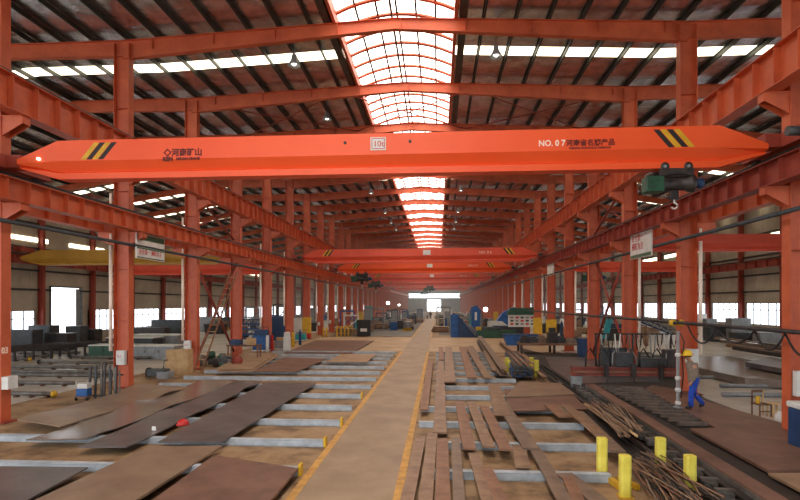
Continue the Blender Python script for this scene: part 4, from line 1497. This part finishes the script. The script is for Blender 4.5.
welder(261.5, 351.5, 'blue', 'blue welding machine in front of the fifth left column', 1.05, .7, 1.5, 'dblue')
cabinet(278, 341, 1.6, .7, 2.1, 'dblue', 'dark blue machine cabinet with pale panel between the fifth and sixth left columns', 'machine_cabinet')
t = bpy.context.scene.collection.objects[-1]
welder(281, 350, 'grey', 'grey welding machine right of the blue one, between the fifth and sixth left columns', .7, .5, .9, 'beige')
welder(287, 351, 'white', 'white gas unit in front of the sixth left column', .45, .4, 1.3, 'white')
cabinet(296, 339, 1.0, .6, 1.9, 'white', 'white tall cabinet right of the sixth left column', 'machine_cabinet')
welder(301, 341, 'teal', 'pale teal small machine at the foot of the yellow-based left column', .9, .6, .8, 'grey')
for k, (u, v, m) in enumerate(((272, 351, 'red'), (267.5, 352, 'white'), (293, 347, 'yellow'), (300, 345, 'dblue'))):
    p = F(u, v)
    t = thing('gas_cylinder', p, 0, '%s gas cylinder among the welding machines by the left columns' % ['orange-red', 'white', 'yellow', 'dark blue'][k], 'gas cylinder')
    MB().lathe([(.1, 0), (.115, .02), (.115, .95), (.09, 1.08), (.03, 1.14)], (0, 0, 0), 12).build('bottle', m, t)
    MB().lathe([(.03, 1.14), (.04, 1.17), (.03, 1.26)], (0, 0, 0), 8).build('valve', 'dark', t)
# yellow guard rail
pA, pB = F(337, 337), F(352, 335.5)
t = thing('guard_rail', pA, 0, 'yellow guard rail of posts beside the left columns at the crossway', 'guard rail')
dv = pB - pA
for k in range(5):
    q = dv * (k / 4)
    MB().bar(q, q + Vector((0, 0, .95)), .12, .12).build('post', 'yellow', t)
MB().bar(Vector((0, 0, .95)), dv + Vector((0, 0, .95)), .12, .1).build('top_rail', 'yellow', t)
for k, (u, v) in enumerate(((323.5, 337), (326.5, 337))):
    t = thing('bollard', F(u, v), 0, 'yellow bollard post left of the yellow guard rail, %s of two' % ORD[k], 'bollard')
    MB().lathe([(.09, 0), (.09, .9), (.05, .95)], (0, 0, 0), 10).build('post', 'yellow', t)
    MB().box(-.16, .16, -.16, .16, 0, .02).build('foot_plate', 'dark', t)
# dark tall machine with a bright label at the crossway
t = cabinet(364, 336.3, 1.3, .8, 1.6, 'black', 'black machine cabinet with a white label beside the crossway', 'machine_cabinet')
MB().box(-.3, .35, -.44, -.42, .5, .8).build('white_label', 'white', t)

# right of the aisle behind the crossway
t = thing('loading_ramp', F(462, 337), 0, 'blue inclined steel ramp stand right of the aisle', 'ramp')
MB().prism([(0, 0), (3.0, 0), (.7, 1.9), (0, 2.4)], (-.9, -.6, 0), (-.9, -.5, 0), (1, 0, 0), (0, 0, 1)).build('side_plate', 'dblue', t)
MB().box(-1.1, -.4, -.7, .7, 0, 2.2).build('hopper', 'blue', t, bevel=.04)
for k in range(3):
    MB().bar((.1 + k * .3, -.68, 1.6 - k * .2), (1.3 + k * .3, -.68, .2), .08, .08).build('stringer', 'grey', t)
t = thing('press_column', F(475.5, 336), 0, 'tall blue press head right of the blue ramp', 'press')
MB().box(-.45, .45, -.4, .4, .0, .9).build('base', 'dblue', t, bevel=.03)
MB().prism([(-.4, .9), (.4, .9), (.5, 2.6), (.1, 3.1), (-.45, 2.9)], (0, -.35, 0), (0, .35, 0), (1, 0, 0), (0, 0, 1)).build('press_frame', 'blue', t)
MB().box(-.1, .12, -.42, -.36, 1.6, 2.4).build('ram', 'white', t)
t = thing('flat_cart', F(483, 336.5), 0, 'yellow low cart right of the blue press', 'cart')
MB().box(-.7, .7, -.4, .4, .55, .95).build('deck', 'yellow', t, bevel=.03)
for x in (-.5, .5):
    MB().box(x - .1, x + .1, -.3, .3, 0, .55).build('leg', 'red', t)
t = thing('machine_bed', F(505, 338), 0, 'low green machine bed along the crossway', 'machine bed')
MB().box(-2.6, .9, -.5, .5, 0, .75).build('bed', 'green', t, bevel=.04)
MB().box(-2.2, -.4, -.4, .4, .75, 1.05).build('carriage', 'darkmetal', t, bevel=.04)
t = thing('machine_hood', F(511, 335), 0, 'blue sloping machine hood behind the green bed', 'machine')
MB().prism([(-1.9, .9), (1.4, .9), (1.4, 2.5), (.2, 2.9), (-.9, 2.3)], (0, -.5, 0), (0, .8, 0), (1, 0, 0), (0, 0, 1)).build('hood', 'blue', t)
MB().box(-1.8, 1.3, -.5, .8, 0, .9).build('base', 'darkmetal', t)
MB().prism([(-2.3, 1.0), (-.4, 1.0), (-1.0, 1.45), (-2.2, 1.5)], (0, -.75, 0), (0, -.55, 0), (1, 0, 0), (0, 0, 1)).build('white_cover', 'white', t)
t = thing('notice_board', F(522.5, 338), 0, 'white notice board with a green roof over a blue bin', 'notice board')
MB().box(-1.35, 1.35, -.06, .06, 1.05, 2.2).build('board', 'white', t)
MB().prism([(-1.5, 2.2), (1.5, 2.2), (1.3, 2.85), (-1.2, 2.85)], (0, -.3, 0), (0, .4, 0), (1, 0, 0), (0, 0, 1)).build('roof', 'green', t)
for x in (-1.3, 1.3):
    MB().box(x - .05, x + .05, -.05, .05, 0, 1.05).build('leg', 'dark', t)
for r_ in range(3):
    for q in range(5):
        MB().box(-1.15 + q * .48, -.85 + q * .48, -.07, -.06, 1.25 + r_ * .3, 1.42 + r_ * .3).build('notice_mark', ['textr', 'green', 'grey'][(q + r_) % 3], t)
t = thing('storage_bin', F(522, 345), 0, 'blue open storage bin under the white notice board', 'bin')
MB().prism([(-1.2, 0), (1.0, 0), (1.2, .8), (-1.5, .8)], (0, -.6, 0), (0, .6, 0), (1, 0, 0), (0, 0, 1)).build('shell', 'blue', t)
MB().box(-1.55, 1.25, -.65, .65, .8, .86).build('rim', 'dblue', t)
# clutter between the right columns: dark machine bed and blue cabinets
t = thing('table_frame', F(552, 353), 0, 'brown steel work table with dark load behind the cutting table', 'work table')
MB().box(-2.2, 2.0, -.8, .8, .55, .68).build('table_top', 'rust2', t)
for x in (-2.1, 0, 1.9):
    for y in (-.7, .7):
        MB().box(x - .07, x + .07, y - .07, y + .07, 0, .55).build('leg', 'dark', t)
for k in range(7):
    h_ = R.uniform(.3, 1.3)
    x = -1.85 + k * .6
    o = MB().box(-.3, .3, -.3, .3, 0, h_ * .7).box(-.2, .2, -.2, .2, h_ * .7, h_).build('machine_part', ['dark', 'darkmetal', 'rust3'][k % 3], None, t.location + Vector((x, R.uniform(-.3, .3), .682)))
    tag(o, 'dark machine casting standing on the brown work table', 'casting', 'castings on the brown work table')
# floor plates of the dark area behind the gantry
poly_plate([(560, 384), (660, 381), (640, 357), (545, 357)], .05, .04, 'pl_dark', 'dark floor plate behind the cutting gantry')
cabinet(585, 357, .8, .7, 1.1, 'dblue', 'dark blue cabinet beside the fourth right column', 'machine_cabinet')
t = thing('screen_panel', F(605, 352), .3, 'bright teal sheet panel leaning between the right columns', 'panel')
MB().prism([(-.2, .7), (.25, .7), (.55, 2.0), (.1, 2.0)], (0, -.03, .2), (0, .03, .2), (1, 0, 0), (0, 0, 1)).build('sheet', 'teal', t)
MB().bar((-.3, .1, 0), (.35, .1, 2.3), .08, .08).build('prop', 'dark', t)
# side bay stock on the right, behind the columns
for k, (u, v, m) in enumerate(((640, 331, 'dblue'), (648, 333, 'white'), (655, 335, 'dblue'), (662, 336, 'grey'))):
    t = thing('lattice_section', F(u, v), 0, 'tilted steel lattice section in the right side bay, %s from the left' % ORD[k], 'lattice section', 'lattice sections in the right side bay')
    mb = MB()
    mb.bar((-1.6, 0, 1.9), (1.6, 0, .5), .14, .14).bar((-1.6, 0, 1.4), (1.6, 0, .1), .14, .14)
    mb.build('chord', m, t)
    for q in range(5):
        s = q / 5
        MB().bar((-1.6 + 3.2 * s, 0, 1.9 - 1.4 * s), (-1.6 + 3.2 * (s + .15), 0, 1.4 - 1.3 * (s + .15)), .08, .08).build('lacing', m, t)
for k, (u, m, w, h) in enumerate(((698, 'white', 1.2, 2.2), (709, 'grey', 1.0, 1.8), (724, 'darkmetal', 3.0, 1.2), (738, 'grey', 1.6, 2.0), (755, 'darkmetal', 3.4, 1.0), (773, 'grey', 2.4, 1.1))):
    x = WR - .9 - w / 2
    cab2 = cabinet(400, 400, w, 1.0, h, m, 'machine by the right side wall windows, %s from the far end' % ORD[k], 'machine_cabinet')
    cab2.location = (x, YX(u, x), 0)
for k, (u, m, w, h) in enumerate(((22, 'darkmetal', 2.2, 1.5), (44, 'darkmetal', 1.6, 1.7), (61, 'dark', 1.6, 1.2), (77, 'darkmetal', 1.2, 1.5), (89, 'dark', 1.6, 1.2), (150, 'dark', 3.4, 1.0), (168, 'darkmetal', 3.0, 1.6), (204, 'grey', 3, 1.7), (222, 'dark', 3, 1.5))):
    x = WL + (.8 if u not in (61,) else 2.6) + w / 2
    cab2 = cabinet(400, 400, w, 1.0, h, m, 'machine along the left side wall, %s from the front' % ORD[k], 'machine_cabinet')
    cab2.location = (x, YX(u, x), 0)

# ------------------------------------------------------------------ far work stations, both sides of the aisle
reg = {}


def far_item(x, y, side):
    kind = R.choice(['welder', 'bin', 'beams', 'cyl', 'frame', 'stack', 'cab', 'beams', 'stack'])
    mm = R.choice(['blue', 'dblue', 'grey', 'darkmetal', 'green', 'rust1', 'dark', 'white', 'dark', 'dblue', 'darkmetal', 'teal'])
    if kind == 'welder':
        t = thing('welding_machine', (x, y, 0), R.uniform(-.4, .4), 'x', 'welding machine')
        MB().box(-.4, .4, -.35, .35, 0, 1.0).build('body', mm, t)
        MB().box(-.3, .3, -.3, .3, 1.0, 1.3).build('top_housing', 'grey', t)
        nm = 'welding machine'
    elif kind == 'bin':
        t = thing('storage_bin', (x, y, 0), R.uniform(-.2, .2), 'x', 'bin')
        MB().prism([(-.9, 0), (.9, 0), (1.1, 1.0), (-1.1, 1.0)], (0, -.6, 0), (0, .6, 0), (1, 0, 0), (0, 0, 1)).build('shell', mm, t)
        MB().box(-1.15, 1.15, -.65, .65, 1.0, 1.06).build('rim', 'dark', t)
        nm = 'storage bin'
    elif kind == 'beams':
        mm = R.choice(['rust1', 'rust2', 'rust3', 'dblue', 'pipe'])
        t = thing('box_beam', (x, y, 0), R.uniform(-.1, .1), 'x', 'box beam')
        L = R.uniform(1.2, 2.6)
        MB().box(-.4, .4, -L, L, .4, 1.1).build('girder_body', mm, t)
        for q in (-.8, .8):
            MB().box(-.5, .5, q * L - .1, q * L + .1, 0, .4).build('trestle', 'yellow' if R.random() < .3 else 'dark', t)
        nm = 'box beam on trestles'
    elif kind == 'cyl':
        t = thing('gas_cylinder', (x, y, 0), 0, 'x', 'gas cylinder')
        MB().lathe([(.14, 0), (.15, .02), (.15, 1.2), (.1, 1.4), (.04, 1.46)], (0, 0, 0), 10).build('bottle', mm, t)
        MB().lathe([(.04, 1.46), (.05, 1.5), (.03, 1.6)], (0, 0, 0), 8).build('valve', 'dark', t)
        nm = 'gas cylinder'
    elif kind == 'frame':
        t = thing('assembly_frame', (x, y, 0), R.uniform(-.2, .2), 'x', 'frame')
        h = R.uniform(1.8, 3.4)
        for sx in (-.8, .8):
            MB().bar((sx, 0, 0), (sx, 0, h), .14, .14).build('upright', mm, t)
        MB().bar((-.8, 0, h), (.8, 0, h), .16, .16).build('cross_bar', mm, t)
        MB().bar((-.8, 0, .3), (.8, 0, h * .8), .1, .1).build('diagonal', mm, t)
        nm = 'assembly frame'
    elif kind == 'stack':
        t = thing('plate_stack', (x, y, 0), R.uniform(-.2, .2), 'x', 'plate stack')
        for q in range(3):
            MB().box(-1.0 + .1 * q, 1.0 - .05 * q, -.8, .8, .1 + q * .2, .26 + q * .2).build('plate', R.choice(['rust1', 'rust2', 'pl_tan']), t)
        MB().box(-.9, .9, -.1, .1, 0, .1).build('skid', 'wood', t)
        nm = 'plate stack'
        mm = 'rust1'
    else:
        t = thing('machine_cabinet', (x, y, 0), R.uniform(-.2, .2), 'x', 'cabinet')
        h = R.uniform(1.4, 2.9)
        MB().box(-.5, .5, -.4, .4, 0, h).build('body', mm, t)
        MB().box(-.4, .4, -.42, -.4, .2, h - .2).build('door', 'grey', t)
        nm = 'machine cabinet'
    cn = {'blue': 'blue', 'dblue': 'dark blue', 'grey': 'grey', 'darkmetal': 'charcoal', 'green': 'green', 'rust1': 'brown', 'rust2': 'red-brown', 'rust3': 'dull brown', 'white': 'white', 'dark': 'black-brown', 'teal': 'teal', 'pipe': 'steel-grey'}[mm]
    reg.setdefault((cn, nm, side), []).append((y, t))


for side, (xa, xb) in (('left', (-10.6, -3.3)), ('right', (.2, 7.2))):
    y = 57.0
    while y < 130:
        x = xa + R.uniform(0, 1.4)
        while x < xb:
            if not (side == 'left' and y < 66 and x > -8.5) and not (side == 'right' and y < 63 and x > 1.0):
                far_item(x, y + R.uniform(-.5, .5), side)
            x += R.uniform(1.7, 2.7)
        y += R.uniform(2.6, 3.8) * (1 + (y - 57) / 45)
for side, (xa, xb) in (('left side bay', (-26.0, -14.6)), ('right side bay', (11.4, 23.6))):
    y = 41.0 if side[0] == 'l' else 44.0
    while y < 118:
        x = xa + R.uniform(0, 2.0)
        while x < xb:
            if not (side[0] == 'l' and (y < 47 or (y < 56 and x < -19))) and not (side[0] == 'r' and y < 52 and x > 17):
                far_item(x, y + R.uniform(-.6, .6), side)
            x += R.uniform(2.6, 4.2)
        y += R.uniform(4.2, 6.0) * (1 + (y - 41) / 80)
for (cn, nm, side), l in reg.items():
    l.sort(key=lambda q: q[0])
    for i, (y, t) in enumerate(l):
        t['label'] = '%s%s %s, %s' % ((ORD[i] + ' ') if len(l) > 1 else '', cn, nm, ('in the ' + side) if 'bay' in side else 'far work stations %s of the aisle' % side)
        t['group'] = 'far work stations'
# grey-green floor sheet left of the far aisle, and the lit welding arcs
struct(MB().box(.1, 7.6, 57, 190, 0, .012).box(-10.8, -2.7, 66.2, 190, 0, .012).build('floor_dark_work_area', mat('dark_work_floor', (104, 92, 82), (70, 62, 56), rough=.7, scale=.5)))
struct(MB().box(-10.8, -2.7, 54.5, 66, 0, .012).build('floor_grey_patch', mat('grey_green_floor', (112, 108, 100), (92, 88, 82), rough=.6, scale=.5)))
for k, (u, v, Y) in enumerate(((388, 303, 95), (485.5, 309.5, 75), (399, 305, 110), (345, 308, 100))):  # each welding glow is drawn as a lit disc with housing and stand
    X = XY(u, Y)
    z = ZV(v, X, Y)
    t = thing('weld_glow', (X, Y, z), 0, 'bright welding glow on a stand, %s' % ['left of the far aisle, larger one', 'right of the far aisle', 'left of the far aisle, smaller one', 'between the far left columns'][k], 'welding glow')
    r_ = [.28, .3, .2, .15][k]
    MB().lathe([(.02, -.1), (r_, -.06), (r_, .0), (.02, .02)], (0, 0, 0), 14, 'y').build('lens', lit('weld_disc_glow_%d' % k, (255, 252, 245), 12), t)
    MB().lathe([(.1, .02), (r_ + .03, .0), (r_ + .03, .14), (.1, .25)], (0, 0, 0), 14, 'y').build('housing', 'dark', t)
    MB().tube([(0, .1, -.1), (0, .1, -z)], .04, 6).build('stand', 'dark', t)


# ------------------------------------------------------------------ people
def skin_mesh(name, pts, edges, rad, m, parent, root=0, sub=1):
    me = bpy.data.meshes.new(name)
    me.from_pydata([Vector(p) for p in pts], edges, [])
    o = bpy.data.objects.new(name, me)
    C.objects.link(o)
    md = o.modifiers.new('Skin', 'SKIN')
    for i, r_ in enumerate(rad):
        sv = me.skin_vertices[0].data[i]
        sv.radius = (r_, r_) if not isinstance(r_, tuple) else r_
        sv.use_root = (i == root)
    md.use_smooth_shade = True
    ss = o.modifiers.new('Sub', 'SUBSURF')
    ss.levels = ss.render_levels = sub
    bpy.context.view_layer.update()
    dg = bpy.context.evaluated_depsgraph_get()
    m2 = bpy.data.meshes.new_from_object(o.evaluated_get(dg))
    bpy.data.objects.remove(o)
    m2.name = name
    m2.materials.clear()
    m2.materials.append(M[m])
    o = bpy.data.objects.new(name, m2)
    C.objects.link(o)
    o.parent = parent
    return o


def person(loc, rz, J, label, shirt='shirt', trouser='trouser', hat='hat', fingers=True):
    t = thing('person', loc, rz, label, 'person')
    names, pts, rad, ed = {}, [], [], []

    def add(n, p, r, par=None):
        names[n] = len(pts)
        pts.append(Vector(p))
        rad.append(r)
        if par is not None:
            ed.append((names[par], names[n]))
    add('pelvis', J['pelvis'], (.11, .09))
    add('waist', J['waist'], (.11, .085), 'pelvis')
    add('chest', J['chest'], (.12, .095), 'waist')
    add('neck0', J['neck0'], (.075, .075), 'chest')
    add('neck', J['neck'], .052, 'neck0')
    hd = Vector(J['head'])
    nk = Vector(J['neck'])
    up = (hd - nk).normalized()
    fw = Vector((0, 1, 0))
    fw = (fw - up * fw.dot(up)).normalized()
    add('jaw', nk + up * .06 + fw * .03, .07, 'neck')
    add('head', hd, (.085, .1), 'jaw')
    add('crown', hd + up * .08 - fw * .01, .07, 'head')
    add('nose', hd - up * .015 + fw * .118, .014, 'head')
    for s in 'LR':
        sg = -1 if s == 'L' else 1
        add('ear' + s, hd + Vector((sg * .095, 0, 0)) - up * .01, .016, 'head')
        add('sh' + s, J['sh' + s], .068, 'chest')
        add('el' + s, J['el' + s], .046, 'sh' + s)
        add('wr' + s, J['wr' + s], .03, 'el' + s)
        a = Vector(J['wr' + s])
        d = (a - Vector(J['el' + s])).normalized()
        pl_ = a + d * .07
        add('pa' + s, pl_, (.04, .022), 'wr' + s)
        for q in range(4):
            off = Vector((0, (q - 1.5) * .022, 0))
            ln = [.06, .075, .08, .065][q]
            add('f%s%d' % (s, q), pl_ + d * .045 + off, .0095, 'pa' + s)
            add('g%s%d' % (s, q), pl_ + d * (.045 + ln * .5) + off + Vector((-sg * .012, 0, 0)), .0088, 'f%s%d' % (s, q))
            add('h%s%d' % (s, q), pl_ + d * (.04 + ln * .9) + off + Vector((-sg * .035, 0, 0)), .008, 'g%s%d' % (s, q))
        add('t0' + s, pl_ + Vector((-sg * .01, .04, 0)), .011, 'pa' + s)
        add('t1' + s, pl_ + Vector((-sg * .02, .06, 0)) + d * .04, .0095, 't0' + s)
        add('hp' + s, J['hp' + s], .08, 'pelvis')
        add('kn' + s, J['kn' + s], .062, 'hp' + s)
        add('an' + s, J['an' + s], .042, 'kn' + s)
        add('to' + s, J['to' + s], .04, 'an' + s)
    skin_mesh('body', pts, ed, rad, 'skin', t)

    V = {k: pts[i] for k, i in names.items()}
    mb = MB()
    c_, w_, p_ = V['chest'], V['waist'], V['pelvis']
    rings = [(p_ - Vector((0, 0, .1)), .195, .155), (w_, .185, .15), (w_.lerp(c_, .5), .19, .155), (c_, .2, .16), (c_.lerp(V['neck0'], .55), .18, .13), (V['neck0'], .09, .085), (V['neck'].lerp(V['neck0'], .4), .068, .068)]
    n = 16
    for i, (q, rx, ry) in enumerate(rings):
        mb.v += [(q.x + rx * math.cos(2 * PI * k / n), q.y + ry * math.sin(2 * PI * k / n), q.z) for k in range(n)]
    for i in range(len(rings) - 1):
        for k in range(n):
            mb.f.append((i * n + k, i * n + (k + 1) % n, (i + 1) * n + (k + 1) % n, (i + 1) * n + k))
            mb.s.append(True)
    for s in 'LR':
        sh, el, wr = V['sh' + s], V['el' + s], V['wr' + s]
        mb.tube([sh.lerp(c_, .35), sh, sh.lerp(el, .5), el, el.lerp(wr, .5), wr], [.09, .09, .08, .072, .064, .055], 10)
    mb.build('shirt', shirt, t)
    mb = MB()
    for s in 'LR':
        hp, kn, an = V['hp' + s], V['kn' + s], V['an' + s]
        mb.tube([p_.lerp(hp, .55) + Vector((0, 0, .1)), hp + Vector((0, 0, .02)), hp.lerp(kn, .45), kn, kn.lerp(an, .5), an - Vector((0, 0, .01))], [.12, .118, .105, .086, .078, .072], 12)
    mb.build('trousers', trouser, t)
    for s in 'LR':
        a, b = Vector(J['an' + s]), Vector(J['to' + s])
        skin_mesh('shoe', [a - Vector((0, .05, .03)), (a + b) / 2 - Vector((0, 0, .01)), b + Vector((0, .03, 0))], [(0, 1), (1, 2)], [.05, .052, .042], 'black', t)
        for e in (-1, 1):
            pass
    for e in (-1, 1):
        ep = hd + up * .012 + fw * .093 + Vector((e * .034, 0, 0))
        MB().lathe([(.002, -.012), (.01, -.007), (.012, 0), (.01, .007), (.002, .012)], ep, 8).build('eye', 'black', t)
    MB().lathe([(.105, -.045), (.106, .02), (.09, .06), (.05, .08), (.01, .085)], hd + up * .035 - fw * .015, 14).build('hair', 'black', t)
    if hat:
        hh = MB().lathe([(.135, 0), (.138, .02), (.13, .07), (.1, .12), (.05, .15), (.005, .155)], hd + up * .055 + fw * .0, 18).build('hard_hat', hat, t)
        MB().lathe([(.12, .0), (.165, -.008), (.168, .004), (.13, .02)], hd + up * .058 + fw * .035, 18).build('hat_brim', hat, hh)
    return t


J1 = dict(pelvis=(0, 0, .9), waist=(0, .02, 1.05), chest=(0, .06, 1.25), neck0=(0, .1, 1.39), neck=(0, .12, 1.45), head=(0, .17, 1.56),
          shL=(-.17, .07, 1.34), elL=(-.23, .05, 1.07), wrL=(-.2, .14, .85), shR=(.17, .07, 1.34), elR=(.24, -.05, 1.08), wrR=(.22, -.12, .86),
          hpL=(-.09, 0, .86), knL=(-.1, .12, .48), anL=(-.1, .14, .09), toL=(-.1, .27, .045), hpR=(.09, 0, .86), knR=(.1, -.03, .48), anR=(.1, -.3, .13), toR=(.1, -.2, .05))
person(F(694, 408.5, .12), PI / 2, J1, 'person in a yellow hard hat, grey-brown shirt and blue trousers walking past the column')
J2 = dict(J1)
J2.update(anL=(-.1, .08, .09), toL=(-.1, .2, .045), knL=(-.1, .06, .48), anR=(.1, -.08, .09), toR=(.1, .05, .045), knR=(.1, 0, .48))
person((XY(427.5, 114), 114, 0), PI, J2, 'person in pale clothes standing far down the aisle', 'white', 'dark', None)
person((XY(430.5, 116), 116, 0), .3, J2, 'person in dark clothes standing far down the aisle beside the pale one', 'dark', 'dark', None)

# ------------------------------------------------------------------ thin dusty air toward the far end
hz = bpy.data.materials.new('dusty_air')
hz.use_nodes = True
nt = hz.node_tree
nt.nodes.remove(nt.nodes['Principled BSDF'])
vs_ = nt.nodes.new('ShaderNodeVolumeScatter')
vs_.inputs['Color'].default_value = (.93, .95, .97, 1)
vs_.inputs['Density'].default_value = .0035
nt.links.new(vs_.outputs[0], nt.nodes['Material Output'].inputs['Volume'])
tag(MB().box(WL + .3, WR - .3, 62, YEND - 1.5, .05, 11.2).build('haze', hz), 'thin grey dusty haze in the far part of the hall', 'haze', None, 'stuff')

# ------------------------------------------------------------------ light, world, camera
w = bpy.data.worlds.new('World')
S.world = w
w.use_nodes = True
bg = w.node_tree.nodes['Background']
bg.inputs[0].default_value = (.93, .96, 1.0, 1)
bg.inputs[1].default_value = 3.6

cam = bpy.data.cameras.new('camera')
cam.sensor_width = 36
cam.lens = FP / 800 * 36
cam.shift_y = (VH - 250) / 800
cam.clip_start = .05
cam.clip_end = 600
co = bpy.data.objects.new('camera', cam)
C.objects.link(co)
co.location = (0, 0, H)
co.rotation_euler = (PI / 2, 0, TH)
S.camera = co
S.view_settings.view_transform = 'Standard'
S.view_settings.look = 'None'
S.view_settings.exposure = -0.08
S.view_settings.gamma = 1.0
S.view_settings.use_curve_mapping = False
S.cycles.use_denoising = True
S.cycles.max_bounces = 6
S.cycles.diffuse_bounces = 4
S.cycles.glossy_bounces = 3
S.cycles.transparent_max_bounces = 8
S.cycles.sample_clamp_indirect = 8
S.cycles.caustics_reflective = False
S.cycles.caustics_refractive = False
